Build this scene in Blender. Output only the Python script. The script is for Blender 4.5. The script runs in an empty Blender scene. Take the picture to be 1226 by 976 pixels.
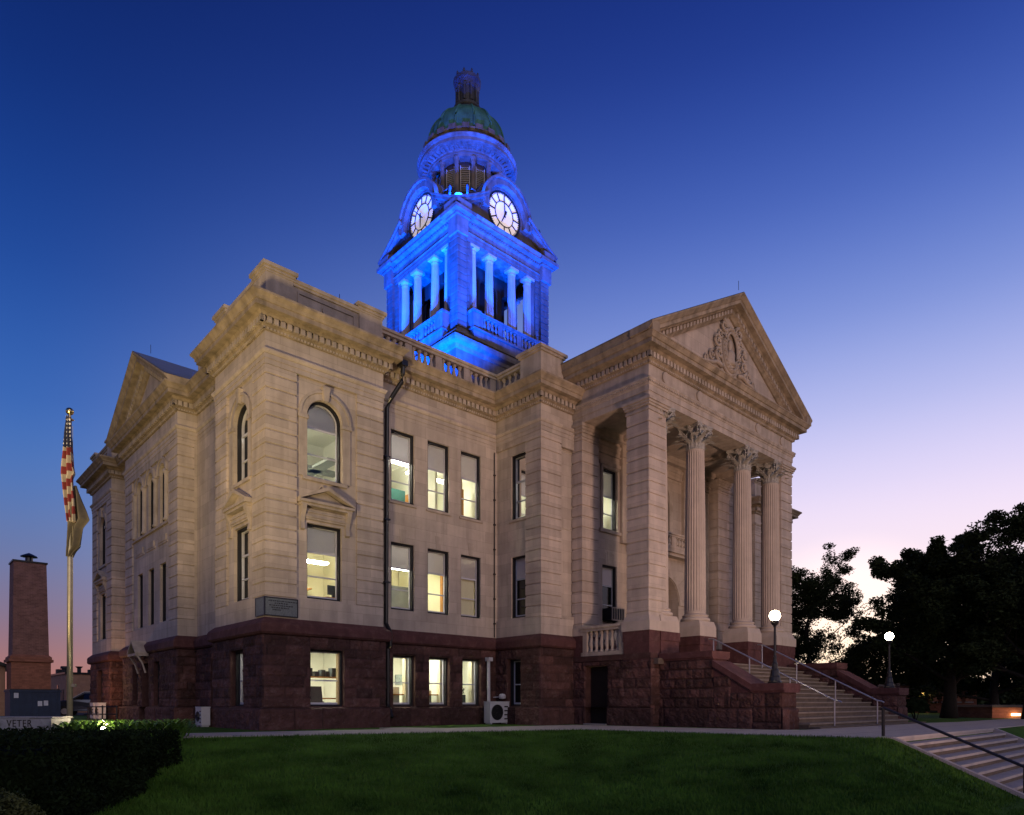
import bpy, math, random
import numpy as np
from mathutils import Vector, Matrix, noise
random.seed(7); rng = np.random.default_rng(7)
PI = math.pi
C = bpy.context.scene.collection
sc = bpy.context.scene

# ------------------------------------------------------------------ camera
cam = bpy.data.cameras.new("camera"); camo = bpy.data.objects.new("camera", cam); C.objects.link(camo)
camo.location = (0, 0, 0.775); camo.rotation_euler = (PI/2, 0, 0)
cam.sensor_width = 36; cam.lens = 36*826/1226; cam.shift_y = 354/1226
cam.clip_start = 0.1; cam.clip_end = 3000
sc.camera = camo

# ------------------------------------------------------------------ world: dusk sky
def s2l(c):
    return tuple(((x/255)/12.92 if x/255 <= .04045 else ((x/255+.055)/1.055)**2.4) for x in c)
world = bpy.data.worlds.new("World"); sc.world = world; world.use_nodes = True
nt = world.node_tree; nt.nodes.clear(); N = nt.nodes.new; L = nt.links.new
SUN_AZ = math.radians(26)          # where the sun went down, to the right of the view
out = N("ShaderNodeOutputWorld"); bg = N("ShaderNodeBackground"); L(bg.outputs[0], out.inputs[0])
tc = N("ShaderNodeTexCoord"); sep = N("ShaderNodeSeparateXYZ"); L(tc.outputs["Generated"], sep.inputs[0])
asin = N("ShaderNodeMath"); asin.operation = 'ARCSINE'; L(sep.outputs[2], asin.inputs[0])
eln = N("ShaderNodeMath"); eln.operation = 'DIVIDE'; L(asin.outputs[0], eln.inputs[0]); eln.inputs[1].default_value = PI/2
def ramp(stops):
    r = N("ShaderNodeValToRGB"); L(eln.outputs[0], r.inputs[0]); e = r.color_ramp.elements
    r.color_ramp.interpolation = 'B_SPLINE'
    while len(e) > 1: e.remove(e[-1])
    e[0].position = stops[0][0]/90; e[0].color = (*s2l(stops[0][1]), 1)
    for d, c in stops[1:]:
        x = e.new(d/90); x.color = (*s2l(c), 1)
    return r
rl = ramp([(0, (190, 122, 106)), (3, (160, 114, 116)), (6, (132, 115, 140)), (10, (106, 121, 167)), (15, (80, 120, 186)), (20, (56, 104, 184)), (28, (28, 72, 156)), (38, (12, 42, 116)), (50, (6, 24, 80)), (90, (8, 20, 70))])
rr = ramp([(0, (250, 212, 178)), (4, (255, 234, 216)), (8, (253, 231, 236)), (12, (252, 232, 247)), (16, (230, 218, 250)), (21, (184, 190, 240)), (27, (122, 146, 218)), (34, (66, 98, 188)), (42, (26, 54, 142)), (52, (10, 32, 100)), (90, (8, 20, 70))])
dot = N("ShaderNodeVectorMath"); dot.operation = 'DOT_PRODUCT'; 
flat = N("ShaderNodeCombineXYZ"); L(sep.outputs[0], flat.inputs[0]); L(sep.outputs[1], flat.inputs[1])
nrm = N("ShaderNodeVectorMath"); nrm.operation = 'NORMALIZE'; L(flat.outputs[0], nrm.inputs[0])
L(nrm.outputs[0], dot.inputs[0]); dot.inputs[1].default_value = (math.sin(math.radians(36)), math.cos(math.radians(36)), 0)
mp = N("ShaderNodeMapRange"); mp.interpolation_type = 'SMOOTHSTEP'
L(dot.outputs["Value"], mp.inputs[0]); mp.inputs[1].default_value = 0.30; mp.inputs[2].default_value = 1.04
mix = N("ShaderNodeMix"); mix.data_type = 'RGBA'; L(mp.outputs[0], mix.inputs[0]); L(rl.outputs[0], mix.inputs[6]); L(rr.outputs[0], mix.inputs[7])
# afterglow where the sun has set
dg = N("ShaderNodeVectorMath"); dg.operation = 'DOT_PRODUCT'; L(tc.outputs["Generated"], dg.inputs[0])
el0 = math.radians(3); dg.inputs[1].default_value = (math.sin(SUN_AZ)*math.cos(el0), math.cos(SUN_AZ)*math.cos(el0), math.sin(el0))
gm = N("ShaderNodeMapRange"); gm.interpolation_type = 'SMOOTHSTEP'; L(dg.outputs["Value"], gm.inputs[0]); gm.inputs[1].default_value = .985; gm.inputs[2].default_value = 1.0; gm.inputs[4].default_value = .55
gl = N("ShaderNodeMix"); gl.data_type = 'RGBA'; gl.blend_type = 'ADD'; L(gm.outputs[0], gl.inputs[0]); L(mix.outputs[2], gl.inputs[6]); gl.inputs[7].default_value = (.9, .62, .30, 1)
# the physical sky at dusk adds its own faint tint
skyt = N("ShaderNodeTexSky"); skyt.sky_type = 'NISHITA'; skyt.sun_disc = False
skyt.sun_elevation = math.radians(-3); skyt.sun_rotation = SUN_AZ
ad = N("ShaderNodeMix"); ad.data_type = 'RGBA'; ad.blend_type = 'ADD'; ad.inputs[0].default_value = .04
L(gl.outputs[2], ad.inputs[6]); L(skyt.outputs[0], ad.inputs[7])
L(ad.outputs[2], bg.inputs[0]); bg.inputs[1].default_value = 1.0

# ------------------------------------------------------------------ building frame
AN = math.atan2(.6775, .7356)
RA = Matrix.Rotation(AN, 4, 'Z'); ORI = Vector((-7.155, 20, 0))
BM = Matrix.Translation(ORI) @ RA
def bw(u, v, z=0): return BM @ Vector((u, v, z))

# ------------------------------------------------------------------ weak twilight light from behind the camera
def sun(dirv, strength, color, angle):
    l = bpy.data.lights.new("twilight", 'SUN'); l.energy = strength; l.color = color; l.angle = math.radians(angle)
    o = bpy.data.objects.new("twilight", l); C.objects.link(o)
    o.rotation_euler = (-Vector(dirv)).to_track_quat('-Z', 'Y').to_euler(); return o
sun((.40, -.82, .40), .60, (1, .82, .70), 40)

def spot(loc, target, power, color, size_deg, blend=.8, radius=.3):
    l = bpy.data.lights.new("spot", 'SPOT'); l.energy = power; l.color = color; l.spot_size = math.radians(size_deg); l.spot_blend = blend; l.shadow_soft_size = radius
    o = bpy.data.objects.new("spot_light", l); C.objects.link(o); o.location = loc
    o.rotation_euler = (Vector(target)-Vector(loc)).to_track_quat('-Z', 'Y').to_euler(); return o
# sodium street light washing the near corner from the left
spot((-9.8, 3.6, -.2), (-9.2, 22.0, 12.2), 13500, (1, .73, .36), 54, 1, 1.0)
spot((13.5, 4.0, -.3), (7.5, 25.0, 10.0), 10500, (1, .62, .46), 60, 1, 1.0)
BLUE = (.0, .078, 1)
TC = (16.28, 10.85)
FLOODS = [(11.6, 2.8, 12.6, 13.25, 30000), (21.0, 2.8, 20.0, 13.25, 19000), (16.28, 1.6, 16.28, 15.4, 12000), (8.3, 8.0, 0, 14.0, 30000), (8.3, 13.6, 0, 14.0, 30000), (9.3, 4.0, 0, 14.0, 30000)]
for (u, v, tu, z, p) in FLOODS:
    spot(bw(u, v, z), bw(TC[0] if not tu else tu, TC[1]-(2.5 if tu else 0), 25.6), p*1.25, BLUE, 46, .6, .15)

sc.view_settings.view_transform = 'Standard'; sc.view_settings.look = 'None'; sc.view_settings.exposure = 0; sc.view_settings.gamma = 1
sc.cycles.use_denoising = True; sc.cycles.max_bounces = 6; sc.cycles.diffuse_bounces = 3; sc.cycles.glossy_bounces = 3
sc.cycles.transparent_max_bounces = 12; sc.cycles.sample_clamp_indirect = 6; sc.cycles.caustics_reflective = False; sc.cycles.caustics_refractive = False

# ------------------------------------------------------------------ materials
def mat(name, base, rough=.8, var=.15, vscale=3, bump=0, bscale=20, metal=0, joints=None, streak=0, spec=.3, col2=None, mottle=None):
    m = bpy.data.materials.new(name); m.use_nodes = True; t = m.node_tree; n = t.nodes; l = t.links
    b = n["Principled BSDF"]; b.inputs["Roughness"].default_value = rough; b.inputs["Metallic"].default_value = metal
    b.inputs["Specular IOR Level"].default_value = spec
    tcn = n.new("ShaderNodeTexCoord"); src = tcn.outputs["Object"]
    no = n.new("ShaderNodeTexNoise"); no.inputs["Scale"].default_value = vscale; no.inputs["Detail"].default_value = 6; no.inputs["Roughness"].default_value = .65; l.new(src, no.inputs[0])
    mr = n.new("ShaderNodeMapRange"); l.new(no.outputs[0], mr.inputs[0]); mr.inputs[1].default_value = .3; mr.inputs[2].default_value = .7
    mx = n.new("ShaderNodeMix"); mx.data_type = 'RGBA'; l.new(mr.outputs[0], mx.inputs[0])
    c2 = col2 or tuple(min(1, x*(1+var)) for x in base)
    mx.inputs[6].default_value = (*[x*(1-var) for x in base], 1); mx.inputs[7].default_value = (*c2, 1)
    col = mx.outputs[2]; hgt = None
    if joints:
        jw, jh, jd, jv = joints   # block width, height, joint darkness, per-block variation
        sp = n.new("ShaderNodeSeparateXYZ"); l.new(src, sp.inputs[0])
        a = n.new("ShaderNodeMath"); a.operation = 'ADD'; l.new(sp.outputs[0], a.inputs[0]); l.new(sp.outputs[1], a.inputs[1])
        cb = n.new("ShaderNodeCombineXYZ"); l.new(a.outputs[0], cb.inputs[0]); l.new(sp.outputs[2], cb.inputs[1])
        br = n.new("ShaderNodeTexBrick"); l.new(cb.outputs[0], br.inputs[0]); br.inputs["Scale"].default_value = 1
        br.inputs["Brick Width"].default_value = jw; br.inputs["Row Height"].default_value = jh; br.inputs["Mortar Size"].default_value = .004 if jh > .15 else .006
        br.inputs["Mortar Smooth"].default_value = .3
        br.inputs["Color1"].default_value = (1-jv, 1-jv, 1-jv, 1); br.inputs["Color2"].default_value = (1+jv*.6, 1+jv*.6, 1+jv*.6, 1); br.inputs["Mortar"].default_value = (jd, jd, jd, 1)
        m2 = n.new("ShaderNodeMix"); m2.data_type = 'RGBA'; m2.blend_type = 'MULTIPLY'; m2.inputs[0].default_value = 1; l.new(col, m2.inputs[6]); l.new(br.outputs[0], m2.inputs[7]); col = m2.outputs[2]
        hgt = br.outputs["Fac"]
    if streak:
        mpn = n.new("ShaderNodeMapping"); l.new(src, mpn.inputs[0]); mpn.inputs["Scale"].default_value = (2.2, 2.2, .22)
        n2 = n.new("ShaderNodeTexNoise"); n2.inputs["Scale"].default_value = 1.6; n2.inputs["Detail"].default_value = 5; l.new(mpn.outputs[0], n2.inputs[0])
        m3r = n.new("ShaderNodeMapRange"); l.new(n2.outputs[0], m3r.inputs[0]); m3r.inputs[1].default_value = .35; m3r.inputs[2].default_value = .65; m3r.inputs[3].default_value = 1-streak; m3r.inputs[4].default_value = 1+streak*.3
        m3 = n.new("ShaderNodeVectorMath"); m3.operation = 'SCALE'; l.new(col, m3.inputs[0]); l.new(m3r.outputs[0], m3.inputs["Scale"]); col = m3.outputs[0]
    if mottle:
        n4 = n.new("ShaderNodeTexNoise"); n4.inputs["Scale"].default_value = mottle[1]; n4.inputs["Detail"].default_value = 8; n4.inputs["Roughness"].default_value = .7; l.new(src, n4.inputs[0])
        r4 = n.new("ShaderNodeMapRange"); l.new(n4.outputs[0], r4.inputs[0]); r4.inputs[1].default_value = .52; r4.inputs[2].default_value = .68; r4.inputs[4].default_value = mottle[2]
        x4 = n.new("ShaderNodeMix"); x4.data_type = 'RGBA'; l.new(r4.outputs[0], x4.inputs[0]); l.new(col, x4.inputs[6]); x4.inputs[7].default_value = (*mottle[0], 1); col = x4.outputs[2]
    l.new(col, b.inputs["Base Color"])
    if bump or hgt is not None:
        nb = n.new("ShaderNodeTexNoise"); nb.inputs["Scale"].default_value = bscale; nb.inputs["Detail"].default_value = 6; l.new(src, nb.inputs[0])
        h = nb.outputs[0]
        if hgt is not None:
            mm = n.new("ShaderNodeMath"); mm.operation = 'MULTIPLY_ADD'; l.new(hgt, mm.inputs[0]); mm.inputs[1].default_value = -1.2; l.new(h, mm.inputs[2]); h = mm.outputs[0]
        bp = n.new("ShaderNodeBump"); bp.inputs["Strength"].default_value = bump or .3; bp.inputs["Distance"].default_value = .02; l.new(h, bp.inputs["Height"]); l.new(bp.outputs[0], b.inputs["Normal"])
    return m
def emis(name, color, strength):
    m = bpy.data.materials.new(name); m.use_nodes = True; t = m.node_tree; b = t.nodes["Principled BSDF"]
    b.inputs["Base Color"].default_value = (*color, 1); b.inputs["Emission Color"].default_value = (*color, 1); b.inputs["Emission Strength"].default_value = strength; b.inputs['Specular IOR Level'].default_value = .1; return m

SAND = (.50, .425, .355)
M = {}
M['sand'] = mat('sandstone_ashlar', SAND, .85, .12, 1.3, .25, 30, joints=(.92, .405, .6, .13), streak=.16, mottle=((.33, .26, .20), .8, .25))
M['pier'] = mat('sandstone_block', (.51, .43, .36), .85, .13, 1.7, .3, 34, streak=.15, joints=(1.4, .405, .6, .15), mottle=((.34, .27, .21), .9, .25))
M['trim'] = mat('sandstone_trim', (.46, .39, .32), .85, .15, 2.2, .25, 30, streak=.22, mottle=((.16, .13, .08), 1.2, .35))
M['corn'] = mat('weathered_cornice', (.36, .29, .21), .9, .2, 1.5, .3, 26, streak=.3, mottle=((.11, .09, .055), 1.6, .6))
M['smooth'] = mat('column_stone', (.48, .405, .34), .8, .1, 2, .2, 30, streak=.08)
M['capital'] = mat('weathered_capital', (.40, .39, .36), .9, .3, 9, .4, 40, mottle=((.08, .08, .07), 12, .6))
M['red'] = mat('red_quartzite', (.070, .032, .027), .85, .3, 2.3, .7, 22, mottle=((.17, .11, .10), 5, .4))
def add_tone(m):
    t = m.node_tree; b = t.nodes["Principled BSDF"]; lk = b.inputs["Base Color"].links[0]; src = lk.from_socket
    a = t.nodes.new("ShaderNodeAttribute"); a.attribute_name = 'tone'; v = t.nodes.new("ShaderNodeVectorMath"); v.operation = 'SCALE'
    t.links.new(src, v.inputs[0]); t.links.new(a.outputs["Fac"], v.inputs["Scale"]); t.links.new(v.outputs[0], b.inputs["Base Color"])
M['redtrim'] = mat('red_dressed_stone', (.095, .038, .036), .8, .25, 2.5, .4, 25, streak=.15, mottle=((.18, .11, .10), 5, .3))
add_tone(M['red'])
M['frame'] = mat('grey_window_metal', (.55, .55, .60), .5, .05, 5)
M['dframe'] = mat('black_window_surround', (.015, .015, .018), .6, .1, 5)
M['shade'] = mat('roller_shade_cloth', (.74, .68, .69), .9, .04, 6)
def shademat():
    m = M['shade']; t = m.node_tree; n = t.nodes; b = n["Principled BSDF"]; o = [x for x in n if x.type == 'OUTPUT_MATERIAL'][0]
    tr = n.new("ShaderNodeBsdfTranslucent"); tr.inputs[0].default_value = (.9, .88, .9, 1); mx = n.new("ShaderNodeMixShader"); mx.inputs[0].default_value = .34
    t.links.new(b.outputs[0], mx.inputs[1]); t.links.new(tr.outputs[0], mx.inputs[2]); t.links.new(mx.outputs[0], o.inputs[0])
shademat()
M['black'] = mat('black_paint', (.012, .012, .013), .35, .2, 8, .1, 30, spec=.5)
M['white'] = mat('white_plastic', (.46, .46, .49), .5, .06, 5)
M['door'] = mat('dark_door', (.02, .014, .012), .5, .2, 4)
M['wallin'] = mat('painted_office_wall', (.84, .80, .58), .9, .03, 2)
M['wallin2'] = mat('pale_office_wall', (.86, .86, .74), .9, .03, 2)
M['wood'] = mat('oak_wood', (.45, .20, .05), .6, .2, 6)
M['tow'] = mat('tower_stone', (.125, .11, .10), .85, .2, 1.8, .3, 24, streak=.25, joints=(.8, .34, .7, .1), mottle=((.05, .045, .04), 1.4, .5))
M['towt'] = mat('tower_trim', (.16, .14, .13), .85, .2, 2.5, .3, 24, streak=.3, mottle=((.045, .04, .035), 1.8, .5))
M['inner'] = mat('shaded_tower_stone', (.055, .048, .045), .9, .3, 2)  # darker copy of the tower stone; belfry recess shade put into the colour
M['verdi'] = mat('verdigris_copper', (.06, .20, .155), .6, .25, 1.8, .25, 14, metal=.0, streak=.35, mottle=((.03, .08, .07), 2.2, .5))
M['darkcu'] = mat('dark_copper', (.05, .055, .065), .6, .35, 3, .3, 16, mottle=((.03, .03, .035), 4, .5))
M['louv'] = mat('pale_louvre', (.38, .37, .37), .7, .1, 5)
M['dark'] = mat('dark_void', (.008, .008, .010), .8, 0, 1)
M['roof'] = mat('metal_roof', (.22, .24, .27), .45, .15, 1.5, .1, 10)
M['clock'] = emis('backlit_clock_glass', (1, .88, .86), .42)
M['conc'] = mat('concrete_walk', (.42, .37, .35), .9, .1, 2.5, .3, 60, joints=None, mottle=((.30, .27, .25), 1.1, .4))
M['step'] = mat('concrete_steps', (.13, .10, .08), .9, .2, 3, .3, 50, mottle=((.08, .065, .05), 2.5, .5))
M['tread'] = mat('skylit_tread', (.23, .19, .155), .9, .2, 3, .3, 50, mottle=((.16, .13, .11), 2.5, .5))  # lighter than the risers: sky light on the treads painted into the colour
M['steel'] = mat('galvanised_rail', (.5, .5, .52), .35, .1, 8, metal=.8)
M['bronze'] = mat('flagpole_metal', (.36, .33, .24), .4, .15, 6, metal=.6)
M['brick'] = mat('red_brick', (.30, .13, .085), .85, .2, 2, .4, 30, joints=(.24, .085, .75, .22))
M['brickd'] = mat('brown_brick', (.22, .12, .10), .85, .2, 2, .4, 30, joints=(.24, .085, 1.5, .25))
M['tan'] = mat('tan_brick', (.38, .22, .14), .85, .15, 2, .3, 30, joints=(.4, .2, .85, .1))
M['bark'] = mat('bark', (.022, .017, .013), .95, .3, 8, .8, 12)
M['leaf'] = mat('tree_leaves', (.022, .036, .014), .8, .5, .9, col2=(.045, .06, .022), spec=.1)
M['leafy'] = mat('bush_leaves', (.05, .075, .02), .7, .5, 1.5, col2=(.10, .11, .03))
M['hedge'] = mat('hedge_leaves', (.007, .015, .005), .8, .5, 3, col2=(.015, .028, .008), spec=.1)
M['blade'] = mat('day_lily_leaves', (.09, .19, .03), .5, .3, 4)
M['monu'] = mat('limestone_monument', (.30, .30, .31), .9, .18, 4, .5, 20, mottle=((.12, .11, .10), 5, .7))
M['navy'] = mat('navy_steel_container', (.02, .035, .075), .5, .2, 4)
M['asph'] = mat('asphalt', (.05, .05, .052), .9, .15, 6, .3, 60)
M['paper'] = mat('paper_notice', (.55, .58, .65), .9, .1, 8)
M['granite'] = mat('grey_granite_plaque', (.13, .15, .16), .5, .3, 30, .1, 60)
M['hydr'] = mat('office_black', (.03, .04, .045), .5, .1, 5)

def glassmat(name, gloss, tint):
    m = bpy.data.materials.new(name); m.use_nodes = True; t = m.node_tree; n = t.nodes; n.clear()
    o = n.new("ShaderNodeOutputMaterial"); mx = n.new("ShaderNodeMixShader"); tr = n.new("ShaderNodeBsdfTransparent"); g = n.new("ShaderNodeBsdfGlossy")
    tr.inputs[0].default_value = (*tint, 1); g.inputs["Roughness"].default_value = .01
    fr = n.new("ShaderNodeFresnel"); fr.inputs[0].default_value = 1.5
    t.links.new(fr.outputs[0], mx.inputs[0]); t.links.new(tr.outputs[0], mx.inputs[1]); t.links.new(g.outputs[0], mx.inputs[2]); t.links.new(mx.outputs[0], o.inputs[0]); return m
M['glass'] = glassmat('window_glass', .1, (.95, .97, .95))
def darkglass():
    m = bpy.data.materials.new('dark_glass'); m.use_nodes = True; b = m.node_tree.nodes["Principled BSDF"]
    b.inputs["Base Color"].default_value = (.006, .008, .008, 1); b.inputs["Roughness"].default_value = .04; b.inputs["Specular IOR Level"].default_value = .6; return m
M['dglass'] = darkglass()
M['panel'] = emis('ceiling_light_panel', (1, .95, .78), 52)
M['globe'] = emis('lit_globe_glass', (1, .80, .55), 60)

# ------------------------------------------------------------------ mesh helper
class MB:
    def __init__(s): s.v = []; s.f = []; s.vt = {}
    def add(s, vs, fs):
        k = len(s.v); s.v += [tuple(p) for p in vs]; s.f += [tuple(i+k for i in f) for f in fs]; return s
    def quad(s, a, b, c, d): return s.add([a, b, c, d], [(0, 1, 2, 3)])
    def box(s, x0, x1, y0, y1, z0, z1):
        if x0 > x1: x0, x1 = x1, x0
        if y0 > y1: y0, y1 = y1, y0
        return s.add([(x0,y0,z0),(x1,y0,z0),(x1,y1,z0),(x0,y1,z0),(x0,y0,z1),(x1,y0,z1),(x1,y1,z1),(x0,y1,z1)],
                     [(3,2,1,0),(4,5,6,7),(0,1,5,4),(1,2,6,5),(2,3,7,6),(3,0,4,7)])
    def hexa(s, pts): return s.add(pts, [(3,2,1,0),(4,5,6,7),(0,1,5,4),(1,2,6,5),(2,3,7,6),(3,0,4,7)])
    def lathe(s, prof, n=24, c=(0, 0), cap=True, a0=0):
        k = len(s.v)
        for r, z in prof:
            for i in range(n):
                a = a0+2*PI*i/n; s.v.append((c[0]+r*math.cos(a), c[1]+r*math.sin(a), z))
        for j in range(len(prof)-1):
            for i in range(n):
                i2 = (i+1) % n; s.f.append((k+j*n+i, k+j*n+i2, k+(j+1)*n+i2, k+(j+1)*n+i))
        if cap:
            s.f.append(tuple(k+i for i in range(n))[::-1]); s.f.append(tuple(k+(len(prof)-1)*n+i for i in range(n)))
        return s
    def tube(s, pts, r, n=8, cap=True):
        pts = [Vector(p) for p in pts]; k = len(s.v); m = len(pts); rs = r if isinstance(r, (list, tuple)) else [r]*m
        up = Vector((0, 0, 1))
        for j, p in enumerate(pts):
            d = (pts[min(j+1, m-1)]-pts[max(j-1, 0)]).normalized()
            x = d.cross(up) if abs(d.z) < .95 else d.cross(Vector((1, 0, 0))); x.normalize(); y = d.cross(x).normalized()
            for i in range(n):
                a = 2*PI*i/n; s.v.append(tuple(p+(x*math.cos(a)+y*math.sin(a))*rs[j]))
        for j in range(m-1):
            for i in range(n):
                i2 = (i+1) % n; s.f.append((k+j*n+i, k+j*n+i2, k+(j+1)*n+i2, k+(j+1)*n+i))
        if cap:
            s.f.append(tuple(k+i for i in range(n))[::-1]); s.f.append(tuple(k+(m-1)*n+i for i in range(n)))
        return s
    def build(s, name, m, parent=None, smooth=False, mtx=None):
        me = bpy.data.meshes.new(name); me.from_pydata(s.v, [], s.f); me.materials.append(M[m] if isinstance(m, str) else m)
        if smooth: me.shade_smooth()
        if s.vt:
            at = me.attributes.new('tone', 'FLOAT', 'POINT'); ar = np.full(len(s.v), 1.0, dtype=np.float32)
            for i, t_ in s.vt.items(): ar[i] = t_
            at.data.foreach_set('value', ar)
        o = bpy.data.objects.new(name, me); C.objects.link(o)
        if parent: o.parent = parent
        if mtx is not None: o.matrix_local = mtx
        me.update(); return o
def offset(path, d, closed):
    n = len(path); res = []
    for i in range(n):
        p = Vector(path[i])
        a = Vector(path[i-1]) if (i > 0 or closed) else None
        b = Vector(path[(i+1) % n]) if (i < n-1 or closed) else None
        def nr(x, y): t = (y-x).normalized(); return Vector((t.y, -t.x))
        if a is None: m = nr(p, b)
        elif b is None: m = nr(a, p)
        else:
            n1, n2 = nr(a, p), nr(p, b); m = n1+n2; m /= max(.2, m.dot(n1)) if m.length > 1e-6 else 1
        res.append(p+m*d)
    return res
def sweep(mb, path, prof, closed=False, profclosed=False, endcap=False):
    rings = [[(q.x, q.y, z) for q in offset(path, d, closed)] for d, z in prof]
    n = len(path); m = len(prof); k = len(mb.v)
    for r in rings: mb.v += r
    for j in range(m if profclosed else m-1):
        j2 = (j+1) % m
        for i in range(n if closed else n-1):
            i2 = (i+1) % n; mb.f.append((k+j*n+i, k+j*n+i2, k+j2*n+i2, k+j2*n+i))
    if endcap and not closed:
        mb.f.append(tuple(k+j*n for j in range(m))); mb.f.append(tuple(k+j*n+n-1 for j in range(m))[::-1])
def dentils(mb, path, closed, o0, o1, z0, z1, pitch, w):
    n = len(path)
    pa = offset(path, o0, closed); pb = offset(path, o1, closed)
    for i in range(n if closed else n-1):
        a = pb[i]; b = pb[(i+1) % n]; t = b-a; Ln = t.length
        if Ln < pitch: continue
        t.normalize(); nn = Vector((t.y, -t.x)); c = max(1, round(Ln/pitch)); pp = (Ln-w)/max(1, c)
        for k in range(c+1):
            s0 = k*pp; q = a+t*s0; r = a+t*(s0+w); q2 = q-nn*(o1-o0); r2 = r-nn*(o1-o0)
            mb.hexa([(q.x,q.y,z0),(r.x,r.y,z0),(r2.x,r2.y,z0),(q2.x,q2.y,z0),(q.x,q.y,z1),(r.x,r.y,z1),(r2.x,r2.y,z1),(q2.x,q2.y,z1)])
def tag(o, label=None, cat=None, group=None, kind=None):
    if label: o["label"] = label
    if cat: o["category"] = cat
    if group: o["group"] = group
    if kind: o["kind"] = kind
    return o
def empty(name, loc=(0, 0, 0), rz=0):
    o = bpy.data.objects.new(name, None); C.objects.link(o); o.location = loc; o.rotation_euler = (0, 0, rz); return o
def split_build(mb, name, m, parent, gap=.12, smooth=False):
    """one object per cluster of touching pieces"""
    n = len(mb.v); p = list(range(n))
    def find(i):
        while p[i] != i: p[i] = p[p[i]]; i = p[i]
        return i
    for f in mb.f:
        r = find(f[0])
        for i in f[1:]:
            q = find(i)
            if q != r: p[q] = r
    comp = {}
    for i in range(n): comp.setdefault(find(i), []).append(i)
    V = np.array(mb.v); ks = list(comp); bb = np.array([[*V[comp[k]].min(0), *V[comp[k]].max(0)] for k in ks]); q = list(range(len(ks)))
    def f2(i):
        while q[i] != i: q[i] = q[q[i]]; i = q[i]
        return i
    for i in range(len(ks)):
        near = np.all((bb[i, :3]-gap <= bb[:, 3:]) & (bb[i, 3:]+gap >= bb[:, :3]), axis=1)
        for j in np.nonzero(near)[0]:
            a, b = f2(i), f2(int(j))
            if a != b: q[b] = a
    gid = {k: f2(i) for i, k in enumerate(ks)}; groups = {}
    for f in mb.f: groups.setdefault(gid[find(f[0])], []).append(f)
    for g in groups.values():
        idx = {}; m2 = MB()
        for f in g:
            for i in f:
                if i not in idx: idx[i] = len(m2.v); m2.v.append(mb.v[i])
            m2.f.append(tuple(idx[i] for i in f))
        m2.build(name, m, parent, smooth)
def inst(o, parent, loc=None, mtx=None):
    c = o.copy(); C.objects.link(c); c.parent = parent
    if loc is not None: c.location = loc
    if mtx is not None: c.matrix_local = mtx
    return c
class Fr:   # wall frame: origin, direction along, outward normal
    def __init__(s, o, d, n): s.o = Vector(o); s.d = Vector(d); s.n = Vector(n)
    def p(s, a, dep, z): q = s.o+s.d*a-s.n*dep; return (q.x, q.y, z)
    def box(s, mb, a0, a1, d0, d1, z0, z1):
        mb.hexa([s.p(a0,d0,z0),s.p(a1,d0,z0),s.p(a1,d1,z0),s.p(a0,d1,z0),s.p(a0,d0,z1),s.p(a1,d0,z1),s.p(a1,d1,z1),s.p(a0,d1,z1)])
def arcz(a, a0, a1, zs):
    r = (a1-a0)/2; c = (a0+a1)/2; return zs+math.sqrt(max(0, r*r-(a-c)**2))
NA = 16
def wall(mb, F, a0, a1, z0, z1, ops=(), dep=.28, d0=0.0):
    ops = sorted(ops); xs = sorted({a0, a1}|{o[0] for o in ops}|{o[1] for o in ops})
    for x0, x1 in zip(xs, xs[1:]):
        m = (x0+x1)/2; cols = sorted([o for o in ops if o[0] < m < o[1]], key=lambda o: o[2]); z = z0
        for o in cols:
            arch = len(o) > 4 and o[4]
            if o[2] > z+1e-4: mb.quad(F.p(x0,d0,z), F.p(x1,d0,z), F.p(x1,d0,o[2]), F.p(x0,d0,o[2]))
            z = o[3]
            if arch:
                nxt = min([q[2] for q in cols if q[2] > o[3]]+[z1]); r = (x1-x0)/2
                zs = o[3]-r
                for k in range(NA):
                    b0 = x0+(1-math.cos(PI*k/NA))*r; b1 = x0+(1-math.cos(PI*(k+1)/NA))*r
                    mb.quad(F.p(b0,d0,arcz(b0,x0,x1,zs)), F.p(b1,d0,arcz(b1,x0,x1,zs)), F.p(b1,d0,nxt), F.p(b0,d0,nxt))
                z = nxt
        if z < z1-1e-4: mb.quad(F.p(x0,d0,z), F.p(x1,d0,z), F.p(x1,d0,z1), F.p(x0,d0,z1))
    for o in ops:
        x0, x1, q0, q1 = o[:4]; arch = len(o) > 4 and o[4]; r = (x1-x0)/2; zt = q1-r if arch else q1
        D = d0+dep
        mb.quad(F.p(x0,d0,q0), F.p(x0,D,q0), F.p(x0,D,zt), F.p(x0,d0,zt)); mb.quad(F.p(x1,D,q0), F.p(x1,d0,q0), F.p(x1,d0,zt), F.p(x1,D,zt))
        mb.quad(F.p(x0,d0,q0), F.p(x1,d0,q0), F.p(x1,D,q0), F.p(x0,D,q0))
        if arch:
            for k in range(NA):
                b0 = x0+(1-math.cos(PI*k/NA))*r; b1 = x0+(1-math.cos(PI*(k+1)/NA))*r
                mb.quad(F.p(b0,d0,arcz(b0,x0,x1,zt)), F.p(b0,D,arcz(b0,x0,x1,zt)), F.p(b1,D,arcz(b1,x0,x1,zt)), F.p(b1,d0,arcz(b1,x0,x1,zt)))
        else: mb.quad(F.p(x0,d0,q1), F.p(x0,D,q1), F.p(x1,D,q1), F.p(x1,d0,q1))

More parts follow.
